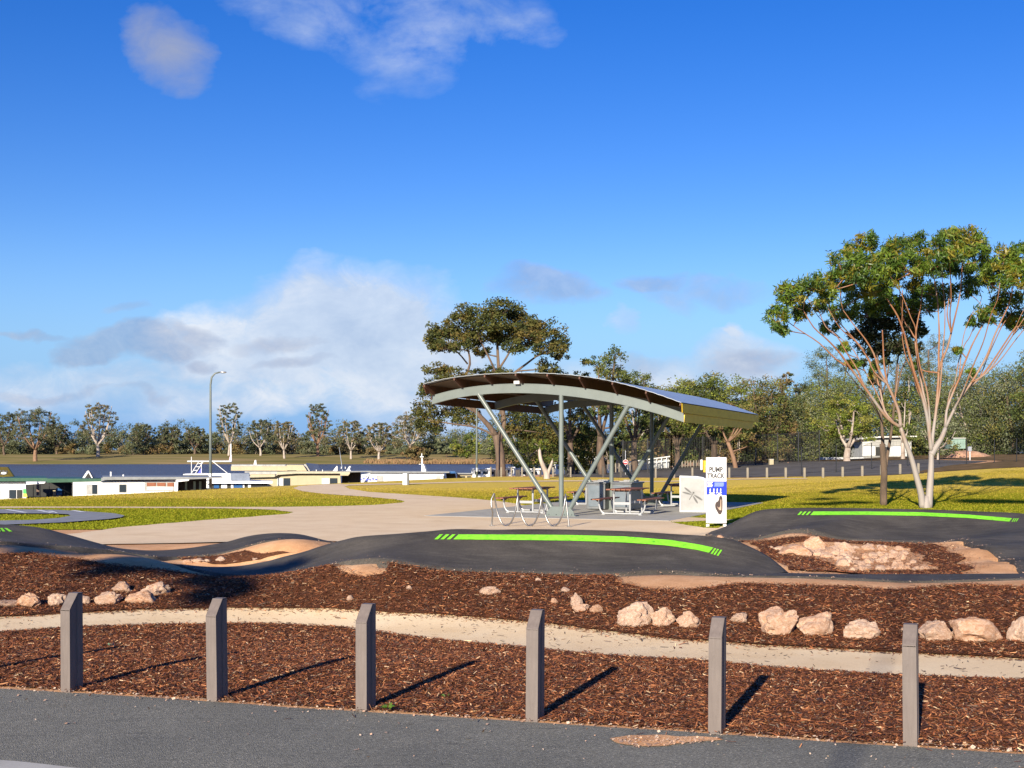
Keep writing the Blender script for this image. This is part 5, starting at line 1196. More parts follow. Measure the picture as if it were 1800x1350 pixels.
# tan reeds at the far waterline
n = 9000; x = rng.uniform(-65, 130, n); yy = 546+rng.random(n)*14; z = np.interp(yy, fy, fz); h = rng.uniform(.5, 1.5, n); c = np.column_stack([x, yy, z])
A = np.stack([np.zeros(n), np.zeros(n), h], 1); A[:, 0] = rng.normal(0, .3, n); B = np.stack([rng.uniform(.1, .3, n), rng.normal(0, .1, n), np.zeros(n)], 1)
col = np.array([(.27, .165, .085), (.24, .15, .08), (.20, .145, .07)])[rng.integers(0, 3, n)]
tag(link_mesh('reeds', quads_mesh('reeds', np.stack([c-B, c+B, c+A+B*.5, c+A-B*.5], 1), col, M['leaf_far']), None), 'rusty tan reeds along the far waterline', 'reeds', kind='stuff')
# trees standing outside the frame on the sunny side: their crowns shade parts of the picture
def shade_tree(cx, cy, pts, base, seed, label, tr):
    T = Tree(seed); zs = [p[2] for p in pts]; b = Vector(base); tp2 = Vector((cx, cy, min(zs)-.3)); T.stem([b, b.lerp(tp2, .5), tp2], tr, tr*.5)
    for (x, y, z, r, rz_) in pts: T.attach(Vector((x, y, z)), .007); T.clump((x, y, z), (r, r, rz_), int(4500*r*rz_)+300, .16, GUM, asp=.45, droop=.3)
    T.build('gum_tree', b, M['trunk_pale'], M['leaf'], label, 'tree', 'gums outside the frame')
te = math.tan(SUNEL)
def up(x, y, d, z0=0.): return (x-SUNAZ[0]*d, y-SUNAZ[1]*d, z0+d*te)
pts = []
for (x, y, r, rz_) in [(10.9, 44.2, .8, .4), (12.5, 45.8, .8, .5), (17.7, 46.5, 1.3, .7), (19.6, 45.4, 1.4, .65), (21.6, 46, 1.3, .6), (12.2, 49, .6, .4)]:
    q = up(x, y, 60); pts.append((*q, r, rz_))
shade_tree(-4, -10, pts, (-4.6, -11, -.1), 601, 'tall gum behind the camera whose crown shades the right lawn', .026)
pts = []
for (x, y, z, r, rz_) in [(-5.2, 16.7, .25, .7, .24), (-4.7, 17.3, .3, .6, .22), (-4.2, 16.6, .25, .6, .25), (-3.7, 15.6, .2, .55, .22), (-3.45, 14.9, .1, .5, .2), (-7.2, 18, .45, .6, .16), (-6.3, 17.9, .45, .6, .15), (-3.1, 17., .15, .5, .2)]:
    q = up(x, y, 22, z); pts.append((*q, r, rz_))
shade_tree(-12.6, -5.4, pts, (-13.2, -5.6, 0), 602, 'small gum left of the camera shading the left mulch bank', .09)
# ------------------------------------------------------------------ street lamps, posts, bins
def lamp(px, base, top, arm, lab, Yd=None):
    p = G0(px, base); Y = p.y; h = (base-top)/F*Y; o = empty('street_lamp', p, lab, 'street lamp', 'street lamps by the river'); o['_local'] = 1
    L_ = arm/F*Y
    MB().tube([(0, 0, -.2), (0, 0, h*.45), (0, 0, h-.7), (L_*.08, 0, h-.28), (L_*.32, 0, h-.07), (L_*.7, 0, h)], [.085, .07, .055, .05, .045, .04], 10).build('pole', M['steelgreen'], o, smooth='all')
    MB().ball((L_*.88, 0, h-.01), (L_*.26, .11, .06), 12, 6).build('lamp_head', M['galv'], o, smooth='all')
    MB().box((0, -.08, .6), (.10, .03, .3)).build('access_panel', M['galv'], o)
lamp(370, 857, 654, 25, 'tall grey street lamp with curved arm behind the left lawn'); lamp(838, 839, 690, 22, 'grey street lamp pole rising behind the left end of the shelter roof')
# service pillar on the far lawn
p = G0(713.5, 852.6); o = empty('service_pillar', p, 'white service pillar with dark side on the far lawn', 'pillar'); o['_local'] = 1; w = 9/F*p.y; h = 20.5/F*p.y
MB().box((-.05, 0, h/2), (w*.85, .35, h)).build('casing', M['white'], o, bevel=.02); MB().box((w*.46, .0, h/2+.01), (w*.30, .40, h+.04)).build('cover', M['bbq'], o, bevel=.02)
# ------------------------------------------------------------------ timber and dark posts round the car park
def post_proto(name, mat, w, h):
    m = MB(); m.box((0, 0, h/2-.1), (w, w, h+.2)); m.prism([(-w/2, -w/2, h), (w/2, -w/2, h), (w/2-.02, -w/2+.02, h+.03), (-w/2+.02, -w/2+.02, h+.03)], (0, w-.04, 0)); return m.build(name, mat, None, bevel=.01)
ptim = post_proto('timber_post', M['timberpost'], .125, .92); pdk = post_proto('timber_post', M['darkpost'], .17, .92); used = {0: False, 1: False}
def post(px, py, kind, lab, grp, hs=1., Y=None):
    src = (ptim, pdk)[kind]
    o = src if not used[kind] else src.copy()
    if used[kind]: COL.objects.link(o)
    used[kind] = True; p = HIT(px, py) if Y is None else P(px, py, Y); o.location = p; o.scale = (1, 1, hs); tag(o, lab, 'post', grp)
for px in (1152.5, 1185, 1217, 1281.7, 1314, 1348, 1381, 1414, 1446.5, 1481, 1515.5, 1549, 1582, 1614):
    py = 839.8 if px < 1450 else 839.8-(px-1450)*.048
    h = HIT(px, py); post(px, py, 0, 'pale square timber post in the row between the straw lawn and the car park', 'posts along the car park lawn', hs=18/F*h.y/.95)
for i, px in enumerate((862.5, 881, 899, 917.5, 939, 972, 990, 1003)): post(px, 838.5, 0, 'grey timber post standing at the river end of the lawn', 'posts at the river end of the lawn', .85)
for i, px in enumerate((870, 876, 891, 908, 912, 926, 950, 957, 964)): post(px, 838.2, 1, 'dark timber post standing at the river end of the lawn', 'dark posts at the river end of the lawn', .6)
for i in range(22): px = 975+i*6.3; post(px, 832.5-.12*i, i % 2 if i < 14 else 0, ('pale' if (i % 2 == 0 or i >= 14) else 'dark')+' timber post in the far row beside the moored boats', 'pale posts beside the boats' if (i % 2 == 0 or i >= 14) else 'dark posts beside the boats', .95)
for i in range(8): px = 1199+i*5; post(px, 822.5-.2*i, 0, 'short pale post in the curved row behind the fence', 'posts curving behind the fence', .75)
for i, px in enumerate((1060, 1091, 999)): post(px, 839.2, 1, ('black post in the car park row right of the centre post', 'black post in the car park row left of the stop sign', 'black post in the car park row left of the front strut')[i], 'black posts of the car park', .9)
# ------------------------------------------------------------------ black fence
def fenceA():
    pl = [(1095, 836, 112), (1180, 834, 116), (1290, 832, 118), (1440, 831, 122)]
    W = [P(x, y, d) for x, y, d in pl]
    for w in W: w.z = float(H(w.x, w.y)[0])
    o = empty('palisade_fence', W[0], 'tall black picket fence behind the shelter and sign', 'fence')
    hh = 3.0
    pk = MB()
    for a, b in zip(W[:-1], W[1:]):
        n = int((b-a).length/2.4); d = (b-a)/n
        for i in range(n+1):
            p = a+d*i; MB().box((p.x, p.y, p.z+hh/2), (.09, .09, hh+.1)).build('post', M['rail'], o)
        m = int((b-a).length/.17)
        for i in range(m): p = a+(b-a)*(i/m); pk.box((p.x, p.y, p.z+hh/2), (.025, .025, hh-.1))
        for z in (.2, hh-.15): pk.tube([a+Vector((0, 0, z)), b+Vector((0, 0, z))], .025, 4)
    pk.build('pickets', M['rail'], o)
fenceA()
def fenceB():
    pp = [(1409, 836), (1470, 836), (1532, 833), (1595, 831), (1651, 829), (1699, 826.5), (1748, 823), (1787, 820.5), (1830, 818)]
    W = [HIT(x, y) for x, y in pp]; W = [Vector((w.x, w.y, w.z)) for w in W]
    Yc = [78, 80, 82, 84, 86, 88, 90, 92, 94]; W = [Vector(((x-900)/F*Y, Y, 0)) for (x, y), Y in zip(pp, Yc)]
    for w in W: w.z = float(H(w.x, w.y)[0])
    o = empty('mesh_fence', W[0], 'thin black wire fence along the crest of the right lawn', 'fence'); hh = 1.75
    wi = MB()
    for w in W: MB().tube([w-Vector((0, 0, .1)), w+Vector((0, 0, hh))], .032, 6).build('post', M['rail'], o)
    for a, b in zip(W[:-1], W[1:]):
        for z in (hh-.03, .12, .9): wi.tube([a+Vector((0, 0, z)), b+Vector((0, 0, z))], .007, 3)
        n = int((b-a).length/.35)
        for i in range(n):
            p = a+(b-a)*(i/n); wi.tube([p+Vector((0, 0, .1)), p+Vector((0, 0, hh-.05))], .003, 3)
    wi.build('wires', M['rail'], o)
fenceB()
# ------------------------------------------------------------------ things behind the car park
M['redsign'] = paint('sign_red', (.62, .03, .04), .5); M['gry'] = paint('grey_cladding', (.36, .36, .34), .6); M['lgry'] = paint('pale_grey_cladding', (.50, .52, .52), .6); M['tank'] = paint('green_tank', (.22, .33, .28), .6); M['yel'] = paint('yellow_paint', (.75, .50, .03), .5); M['roofw'] = paint('pale_roof', (.66, .66, .62), .5)
def bx(px0, px1, py0, py1, Y, dp, mat, name, par, dy=0.):
    a = P(px0, py1, Y+dy); b = P(px1, py0, Y+dy); return MB().box(((a.x+b.x)/2, Y+dy+dp/2, (a.z+b.z)/2), (b.x-a.x, dp, b.z-a.z)).build(name, mat, par)
# no entry style sign
p = P(1099.5, 839, 108); p.z = float(H(p.x, p.y)[0]); o = empty('road_sign', p, 'round red and white no entry sign by the car park', 'sign')
MB().tube([p, p+Vector((0, 0, 2.1))], .035, 8).build('pole', M['galv'], o)
c = P(1099.5, 812.5, 108); MB().tube([c+Vector((0, -.05, 0)), c+Vector((0, -.075, 0))], 4.0/F*108, 20).build('disc', M['redsign'], o); MB().box((c.x, c.y-.082, c.z), (.26, .012, .07)).build('white_bar', M['white'], o)
MB().tube([c+Vector((0, -.045, 0)), c+Vector((0, -.052, 0))], 4.6/F*108, 20).build('rim', M['white'], o)
# building
o = empty('park_building', P(1560, 818, 146), 'low grey building with white shutters seen between the gum stems', 'building')
bx(1516, 1602, 769.5, 819, 146, 6, M['lgry'], 'wall', o); MB().prism([P(1505, 770.5, 145.2), P(1545, 767, 145.2), P(1612, 766, 145.2), P(1612, 768.2, 145.2), P(1545, 769.6, 145.2), P(1505, 773, 145.2)], (0, 7.5, 0)).build('roof', M['roofw'], o)
MB().prism([P(1517, 783.6, 145.85), P(1545, 771, 145.85), P(1601, 771, 145.85), P(1601, 783.6, 145.85)], (0, .14, 0)).build('gable_panel', M['gry'], o)
bx(1518.5, 1538.5, 785, 800.5, 145.9, .1, M['white'], 'shutter', o); bx(1570, 1588, 785, 800.5, 145.9, .1, M['white'], 'shutter', o); bx(1539.5, 1562, 785.5, 801, 145.9, .09, M['dark'], 'window', o)
bx(1517, 1602, 801.5, 803, 145.8, .2, M['gry'], 'counter', o)
o = empty('metal_fence', P(1475, 818, 143), 'pale corrugated fence left of the grey building', 'fence'); mb = MB()
for i in range(24): mb.box((P(1441+i*3.3, 812, 143).x, 143+(i % 2)*.06, P(0, 812, 143).z+.05), (3.4/F*143, .05, 15/F*143))
mb.build('sheets', M['lgry'], o)
# black four wheel drive
def car(px, base, Y, wpx, mat, lab, name='parked_car', rzz=0.):
    p = P(px, base, Y); L_ = wpx/F*Y; o = empty(name, p, lab, 'car', None, rzz); o['_local'] = 1; h = L_*.42
    prof = [(-.5, .12), (-.5, .30), (-.47, .42), (-.42, .47), (-.35, .78), (-.28, .84), (.10, .84), (.20, .78), (.30, .50), (.46, .44), (.5, .36), (.5, .12)]
    q = [(x*L_, -L_*.19, z*h/.84) for x, z in prof]; MB().prism(q, (0, L_*.38, 0)).build('body', mat, o, bevel=L_*.012)
    for s in (-1, 1): MB().prism([(x*L_, s*L_*.192, z*h/.84) for x, z in ((-.38, .52), (-.33, .74), (.12, .74), (.22, .52))], (0, s*.01, 0)).build('window', M['glass'], o)
    for x in (-.31, .31):
        for s in (-1, 1): MB().tube([(x*L_, s*L_*.15, .095*L_), (x*L_, s*L_*.205, .095*L_)], .095*L_, 18).build('wheel', M['black'], o)
    MB().box((.505*L_, L_*.13, .30*h/.84), (.02*L_, .05*L_, .05*L_)).build('headlight', M['white'], o); MB().box((.505*L_, -L_*.13, .30*h/.84), (.02*L_, .05*L_, .05*L_)).build('headlight', M['white'], o)
    return o
car(1511, 822.5, 135, 26, M['black'], 'black off road vehicle parked behind the white trunked gum', rzz=-1.2)
car(1790, 803, 150, 40, M['roofw'], 'silver white car roof showing above the dirt mound at right', rzz=.2)
# dirt mounds
def mound(px0, px1, top, base, Y, lab, seed, dp=5., mat='dirt'):
    a = P(px0, base, Y); b = P(px1, base, Y); hh = (base-top)/F*Y; n = 34; mth = 14; vs = []; fs = []
    for i in range(n+1):
        for j in range(mth+1):
            u, v = i/n, j/mth; x = a.x+(b.x-a.x)*u; y = Y+dp*(v-.25); e = math.sin(math.pi*u)**.5*math.sin(math.pi*v)**.8
            vs.append((x, y, a.z-.3+(hh+.3)*e*(.85+.35*noise.noise(Vector((u*5+seed, v*3, seed))))))
    for i in range(n):
        for j in range(mth): q = i*(mth+1)+j; fs.append((q, q+mth+1, q+mth+2, q+1))
    o = MB().add(vs, fs).build('dirt_mound', M[mat], None, smooth='all', org=(a.x, Y, a.z)); tag(o, lab, 'dirt mound', 'heaps of dirt behind the car park')
M['mounddirt'] = noisy('orange_dirt', [(.3, (.30, .16, .09)), (.5, (.48, .27, .16)), (.7, (.58, .36, .23))], .8, 8, .95, 6, .6, .1)
mound(1648, 1792, 787, 826, 122, 'long orange dirt mound with scrub on top behind the mesh fence', 3, 10, 'mounddirt'); mound(1364, 1412, 814, 826, 118, 'small pale orange dirt heap beside the beige tank', 7, 4, 'mounddirt'); mound(1432, 1452, 818.5, 825, 122, 'tiny dirt heap left of the white trunked gum', 9, 3, 'mounddirt')
# tank on the mound, beige cabinet
o = empty('water_tank', P(1683, 789, 128), 'pale green box tank on top of the orange dirt mound', 'tank'); bx(1671, 1697, 770.5, 788.5, 128, 2.2, M['tank'], 'tank_body', o); bx(1670, 1698, 769.6, 770.6, 127.9, 2.4, M['roofw'], 'tank_lid', o)
o = empty('beige_cabinet', P(1356, 826, 116), 'upright beige cabinet standing beside a dark bin in the car park', 'cabinet'); bx(1352.8, 1360, 807.5, 826, 116, .5, M['cream'], 'casing', o); bx(1352.4, 1360.4, 806.9, 807.6, 115.95, .6, M['roofw'], 'lid', o)
o = empty('bin', P(1364, 825, 116.6), 'dark green bin right of the beige cabinet', 'bin'); bx(1360.8, 1368, 809.5, 825, 116.4, .7, M['dark'], 'bin_body', o); bx(1360.4, 1368.6, 808.6, 809.6, 116.3, .8, M['black'], 'bin_lid', o)
# large boulder and white/yellow kiosk behind the sign
rp = P(1256, 822, 96); o = link_mesh('boulder', protos[2], None); o.scale = (17/F*96, .7, 21/F*96); o.location = P(1256, 823, 96); tag(o, 'big pale boulder showing above the PUMP TRACK sign', 'boulder')
o = empty('gate_pillar', P(1237, 836, 98), 'white pillar with yellow door left of the PUMP TRACK sign', 'pillar'); bx(1231.5, 1234.8, 808, 826, 98, .15, M['white'], 'post', o); bx(1236.5, 1243, 809.5, 833, 98.2, .5, M['yel'], 'door', o)
# white ramp railings behind the fence
o = empty('boat_ramp_railing', P(1145, 825, 124), 'white stair and railing structure behind the black fence', 'railing')
mb = MB()
for i in range(9): x0 = 1103+i*8.6; mb.tube([P(x0, 826, 124), P(x0, 812-i*1.15, 124)], .05, 5)
mb.tube([P(1100, 813, 124), P(1178, 802.5, 124)], .07, 5); mb.tube([P(1100, 819, 124), P(1178, 810, 124)], .05, 5); mb.build('rail', M['white'], o)
mb = MB(); mb.prism([P(1108, 826, 124.3), P(1176, 826, 124.3), P(1176, 806, 124.3), P(1108, 815, 124.3)], (0, .1, 0)); mb.build('side_panel', M['lgry'], o)
o = empty('street_pole', P(1705, 828, 108), 'thin grey pole with small box in front of the dirt mound', 'pole'); MB().tube([P(1705, 829, 108), P(1705, 786, 108)], .055, 8).build('pole', M['galv'], o); bx(1702, 1708, 785, 793, 107.9, .25, M['galv'], 'box', o)
o = empty('white_marker', P(1625, 828, 112), 'white V shaped marker leaning beside the pale tree', 'marker'); MB().add([P(1624, 822, 112), P(1626, 822.5, 112), P(1632, 812, 112), P(1630, 811.6, 112), P(1625.4, 818, 112), P(1626, 810.5, 112), P(1624, 810.5, 112)], [(0, 1, 2, 3, 4, 5, 6)]).build('panel', M['white'], o)
# cut pale trunk in front of the posts
T = Tree(900); q = P(960, 842.5, 92)
q.z = float(H(q.x, q.y)[0])
for l, w0, w1 in (([(961, 844), (960, 832), (955, 820), (950, 806), (948, 790)], 6, 2.6), ([(963, 844), (963, 833), (967, 822), (971, 810)], 4.4, 1.8)):
    T.stem([P(x, y, 92) for x, y in l], w0*92/F, w1*92/F, 8)
for x, y in ((948, 786), (971, 806), (955, 776), (940, 780)): c = P(x, y, 92.3); T.attach(c, .03); T.clump(c, (.45, .45, .35), 160, .2, LIME+GUM)
T.build('gum_tree', q, M['trunk_pale'], M['leaf_far'], 'short pale forked trunk in front of the river posts', 'tree')
# ------------------------------------------------------------------ houseboats along the bank
WZ = -2.2
class Boat:
    def __init__(s, p0, p1, off, lab, dep=4.5, name='houseboat', cat='houseboat'):
        Y0 = 3850/(yedge(p0)-800)+off; Y1 = 3850/(yedge(p1)-800)+off
        s.B = Vector(((p1-900)/F*Y1, Y1, 0)); s.d = Vector((.955, -.297, 0)); k = (p0-900)/F; t = (s.B.x-k*s.B.y)/(s.d.x-k*s.d.y); s.A = s.B-s.d*t; s.n = Vector((s.d.y, -s.d.x, 0))
        if s.n.y > 0: s.n = -s.n
        s.dep = dep; m = (s.A+s.B)/2; s.o = empty(name, (m.x, m.y, WZ), lab, cat, 'boats moored along the bank')
    back = property(lambda s: Vector((s.B.x, s.B.y, 0)).normalized())
    def at(s, px, py, off=0.):
        """point of the wall plane (moved off metres towards the viewer) seen at a pixel"""
        k = (px-900)/F; a = s.A+s.n*off; t = (k*a.y-a.x)/(s.d.x-k*s.d.y); q = a+s.d*t; return Vector((q.x, q.y, EYE-(py-800)/F*q.y))
    def slab(s, pts, name, mat, off=0., dep=None):
        q = [s.at(x, y, off) for x, y in pts]
        return MB().prism(q, s.back*(dep if dep is not None else s.dep)).build(name, mat, s.o)
    def rect(s, x0, x1, y0, y1, name, mat, off=.03, dep=.06): return s.slab([(x0, y1), (x1, y1), (x1, y0), (x0, y0)], name, mat, off, dep)
    def hull(s, x0, x1, mat=None):
        a = s.at(x0, 850); b = s.at(x1, 850); z0, z1 = WZ-.3, WZ+.55; q = [Vector((a.x, a.y, z0)), Vector((b.x, b.y, z0)), Vector((b.x, b.y, z1)), Vector((a.x, a.y, z1))]
        MB().prism([v+s.n*.25 for v in q], s.back*(s.dep+.5)).build('hull', mat or M['white'], s.o)
    def wallpoly(s, pts, name, mat, x0=None):  # extends the lower edge down to the deck
        q = [s.at(x, y) for x, y in pts]
        for v in q[:2]: v.z = WZ+.5
        return MB().prism(q, s.back*s.dep).build(name, mat, s.o)
M['droof'] = paint('grey_boat_roof', (.22, .23, .23), .5); M['groof'] = paint('dark_green_roof', (.035, .10, .06), .5); M['broof'] = paint('cream_roof_edge', (.42, .38, .27), .6); M['navy'] = paint('navy_panel', (.02, .035, .09), .35); M['bluew'] = paint('blue_window_film', (.03, .10, .26), .25); M['brownc'] = paint('brown_curtain', (.25, .085, .04), .7); M['wcurt'] = paint('pale_curtain', (.55, .55, .54), .8); M['greens'] = paint('green_stripe', (.08, .42, .12), .5); M['yels'] = paint('yellow_stripe', (.80, .66, .08), .5); M['tarp'] = paint('blue_grey_tarp', (.15, .18, .24), .6); M['lblu'] = paint('logo_blue', (.10, .12, .62), .5)
# 1 green roofed white boat at the left edge
b = Boat(-130, 48, 5, 'white houseboat with green roof and green and yellow stripe at the left edge'); b.hull(-135, 55)
b.wallpoly([(-130, 880), (50, 880), (44.5, 847), (-130, 847.5)], 'wall', M['white']); b.slab([(-135, 846.5), (83, 846), (83, 840.2), (-135, 840.2)], 'roof', M['groof'], .35, 5.2)
b.rect(3, 15.5, 861, 876, 'window', M['wcurt']); b.rect(16.5, 28, 861, 876, 'window', M['glass']); b.rect(29.5, 39, 861, 876, 'window', M['dark']); b.rect(-60, 0, 861, 876, 'window', M['glass'])
b.slab([(40.5, 867.5), (46.6, 867.5), (45.4, 859.5), (40.5, 859.5)], 'stripe', M['greens'], .03, .05); b.slab([(40.5, 873.5), (48, 873.5), (46.8, 868), (40.5, 868)], 'stripe', M['yels'], .03, .05)
for t, y in (('FOR HIRE', 851.8), ('0411 290', 856.3)):
    vs, fs = text_faces(t, .12, 'CENTER'); q = b.at(22.5, y, .05); MB().add([q+b.d*x*1.0+Vector((0, 0, yy)) for x, yy, z in vs], fs).build('lettering', M['gink'], b.o)
pv = b.at(0, 840, -2.); MB().prism([P(-20, 840, pv.y), P(26, 840, pv.y+1), P(13, 821, pv.y+1), P(-20, 820, pv.y)], (0, .12, 0)).build('roof_banner', M['mustard'] if 'mustard' in M else M['yel2'] if 'yel2' in M else paint('mustard_banner', (.34, .24, .03), .6), b.o)
mb = MB(); c = P(5, 831, pv.y-.08)
for i in range(9): an = i*.7; mb.ball((c.x+math.cos(an)*.16*(1+.4*(i % 2)), c.y, c.z+math.sin(an)*.09), (.07, .02, .045), 8, 5)
mb.build('emblem', M['ink'], b.o); mb = MB(); mb.ball((c.x+.05, c.y-.02, c.z-.02), (.13, .02, .06), 8, 5); mb.build('emblem', M['white'], b.o)
# 2 dark open deck then long white boat
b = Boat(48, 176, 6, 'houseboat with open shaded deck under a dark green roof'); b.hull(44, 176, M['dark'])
b.slab([(82, 848.5), (178, 846.5), (178, 841.5), (82, 841.2)], 'roof', M['groof'], .6, 5.); b.slab([(46, 880), (126, 876), (126, 848), (46, 848)], 'deck_shade_block', M['dark'], -1.6, 3.)  # solid dark block stands in for the shade under the open deck's roof
b.slab([(46, 852), (78, 849.8), (80, 847), (46, 847)], 'awning', M['white'], .2, .8)
for x in (58, 70, 86, 112): b.rect(x, x+1, 848, 876, 'deck_post', M['black'], 0, .08)
b.rect(99, 109, 858, 870, 'screen', M['bluew'], -.6, .1); b.rect(93, 97.5, 862, 871, 'chair', M['cream'], -.7, .4); b.rect(64, 69, 852, 871, 'curtain', M['darkbr'], -.8, .1)
b.slab([(145, 840), (163, 840), (156, 827.5), (153.5, 827.5)], 'gable_frame', M['white'], -.4, .12); b.slab([(156.5, 839.5), (181, 839.8), (174, 827), (156, 827)], 'solar_panel', M['navy'], -.5, .1); b.slab([(149, 840), (160, 840), (155, 831)], 'gable_infill', M['dark'], -.35, .1)
b = Boat(125, 314, 6.5, 'long white houseboat with grey windows and brown curtains left of the street lamp'); b.hull(124, 366)
b.wallpoly([(131, 880), (311, 866), (313, 844), (124.5, 847.5)], 'wall', M['white']); b.slab([(171, 843.8), (334, 842.5), (334, 838.5), (172, 838.2)], 'roof', M['droof'], .45, 5.2)
b.rect(151.5, 171, 851.5, 869, 'window', M['gry']); b.rect(162, 170.5, 852, 868, 'pane', M['glass'], .05, .06); b.rect(209, 222.5, 851, 866, 'window', M['gry']); b.rect(223, 235.5, 851, 866, 'window', M['white'], .05); b.rect(210, 221.5, 852, 865, 'pane', M['glass'], .05)
b.rect(254, 306, 847.5, 863, 'window', M['gry']); b.rect(258, 274, 848.5, 854.5, 'curtain', M['brownc'], .06); b.rect(276, 291, 848.5, 854.5, 'curtain', M['brownc'], .06); b.rect(294, 305.5, 848.5, 855, 'curtain', M['brownc'], .06); b.rect(258, 305, 855.5, 862, 'pane', M['wcurt'], .06)
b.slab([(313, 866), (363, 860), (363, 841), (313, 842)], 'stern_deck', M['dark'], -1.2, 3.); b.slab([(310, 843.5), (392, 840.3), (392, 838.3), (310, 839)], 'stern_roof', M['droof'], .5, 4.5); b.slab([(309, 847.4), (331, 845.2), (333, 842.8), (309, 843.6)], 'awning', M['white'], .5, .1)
for x in (325, 340, 350): b.rect(x, x+4, 846, 861, 'curtain', M['tank'], -1.1, .08)
m_ = MB(); q = b.at(195, 838, -1.5); m_.tube([q, q+Vector((0, 0, .28))], .05, 8); q = b.at(217, 838, -1.5); m_.tube([q, q+Vector((0, 0, .12))], .05, 8); m_.build('roof_vent', M['white'], b.o)
# 3 white cruiser with canopy
b = Boat(318, 442, 12, 'white cruiser with flybridge canopy and ladder behind the street lamp', 5, 'cruiser', 'cruiser'); b.hull(318, 445)
b.slab([(322, 842), (405, 846), (408, 845), (405.5, 832.5), (372, 832.6), (322, 833.4)], 'upper_deck', M['white'], 0, 3.6); b.slab([(405.6, 845), (439.5, 845), (438, 832), (405.2, 832)], 'cover', M['tarp'], .02, 3.6)
b.rect(321, 366, 835, 837.3, 'rail_gap', M['dark'], .04, .05); b.rect(329, 407, 809.6, 812, 'canopy', M['lgry'], 0, 2.8)
m_ = MB()
for l in (((336.5, 834), (336.5, 803)), ((336, 833), (349, 812)), ((343, 833), (357, 812)), ((354, 833), (354, 812)), ((375, 812), (400, 832)), ((340, 827), (346.5, 826.5)), ((345, 820.5), (350.5, 820.5)), ((349, 815), (354, 815))): m_.tube([b.at(*l[0], .05), b.at(*l[1], .05)], .022, 6)
m_.build('ladder_frame', M['white'], b.o); b.slab([(347, 832), (354, 832), (354, 821)], 'blue_screen', M['lblu'], -.1, .05)
b.slab([(362, 850), (478, 850), (480, 847), (440, 845.5), (362, 846)], 'lower_roof', M['white'], .5, 4.5); b.slab([(362, 870), (470, 866), (470, 849.5), (362, 849.5)], 'cabin', M['dark'], .1, 4)
for x0, x1 in ((363, 368.5), (389, 399), (406, 410), (427, 429.5), (436, 441)): b.rect(x0, x1, 850.5, 858, 'window_pillar', M['white'], .16, .06)
for x0, x1 in ((376, 385), (410.5, 426.5)): b.rect(x0, x1, 850.5, 858, 'window', M['bluew'], .15, .06)
m_ = MB(); q = b.at(406, 812, -.5); q2 = b.at(406, 780, -.5); m_.tube([q, q2], .04, 6); m_.build('flag_pole', M['galv'], b.o); b.slab([(402, 812), (407, 814), (407.5, 800), (403.5, 803)], 'flag', paint('pink_flag', (.62, .40, .50), .8), -.5, .02)
# 4 two storey cream boat
b = Boat(440, 604, 7, 'two storey cream houseboat with black windows in the middle of the moorings', 5.); b.hull(430, 640, M['cream'])
b.wallpoly([(440, 866), (601.5, 860), (598, 834), (440, 834)], 'wall', M['cream']); b.slab([(430, 837.2), (477, 837.2), (487, 832), (486, 829.4), (516, 828.4), (615, 829.2), (615, 832.4), (520, 832.6), (489, 834.6), (482, 838.4), (430, 839.6)], 'roof', M['broof'], .4, 5.6)
b.slab([(598, 836), (612, 836), (615, 832.4), (598, 832.4)], 'awning', M['cream'], .4, 1.5)
for x0, x1, m_ in ((487, 498, 'lgry'), (498.5, 510, 'glass'), (565.5, 579.5, 'lgry'), (580, 593, 'glass')): b.rect(x0, x1, 840.5, 854, 'window', M[m_])
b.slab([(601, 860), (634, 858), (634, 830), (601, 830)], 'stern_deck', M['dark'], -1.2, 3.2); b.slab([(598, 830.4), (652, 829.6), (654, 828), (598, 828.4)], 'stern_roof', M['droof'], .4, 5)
b.slab([(406, 827.3), (539.5, 827.6), (533, 817.3), (503.5, 817), (503.5, 819.5), (406, 819.8)], 'upper_deck', M['cream'], -1.5, 3.); b.rect(407, 502, 816.6, 819.5, 'railing', M['gry'], -1.5, .06); b.rect(505, 521, 826.8, 832, 'upper_window', M['dark'], -.4, .05)
b.slab([(430, 834), (502, 834), (502, 828.8), (430, 828.8)], 'upper_gap', M['gry'], -1.3, 2.5)
b.slab([(543, 826.5), (562.5, 826), (558, 815.6), (537.5, 813.8)], 'solar_panel', M['navy'], -2, .1); b.slab([(536, 828), (545, 828), (538, 816), (534.5, 816)], 'panel_frame', M['gry'], -1.9, .1)
for x in (585, 608): b.slab([(x, 828), (x+8, 828), (x+8, 819.3), (x+6.6, 819.3)], 'panel_bracket', M['white'], -1., .1); b.slab([(x+9, 828), (x+14 if x < 600 else x+8.5, 828), (x+14 if x < 600 else x+8.5, 820.8), (x+9, 820.8)], 'solar_panel', M['navy'], -.9, .1)
m_ = MB(); m_.tube([b.at(602.5, 829, -1), b.at(596, 786, -1)], [.03, .012], 6)
for x in (556, 567, 600, 607, 613): q = b.at(x, 829 if x < 580 else 824, -.8); m_.tube([q, q+Vector((0, 0, .14))], .035, 6)
m_.build('aerial', M['galv'], b.o)
q = b.at(445, 819, -2); MB().prism([q, q+Vector((.25, 0, 0)), q+Vector((.2, 0, .42)), q+Vector((.12, 0, .42))], (0, .1, 0)).build('roof_vent', M['white'], b.o)
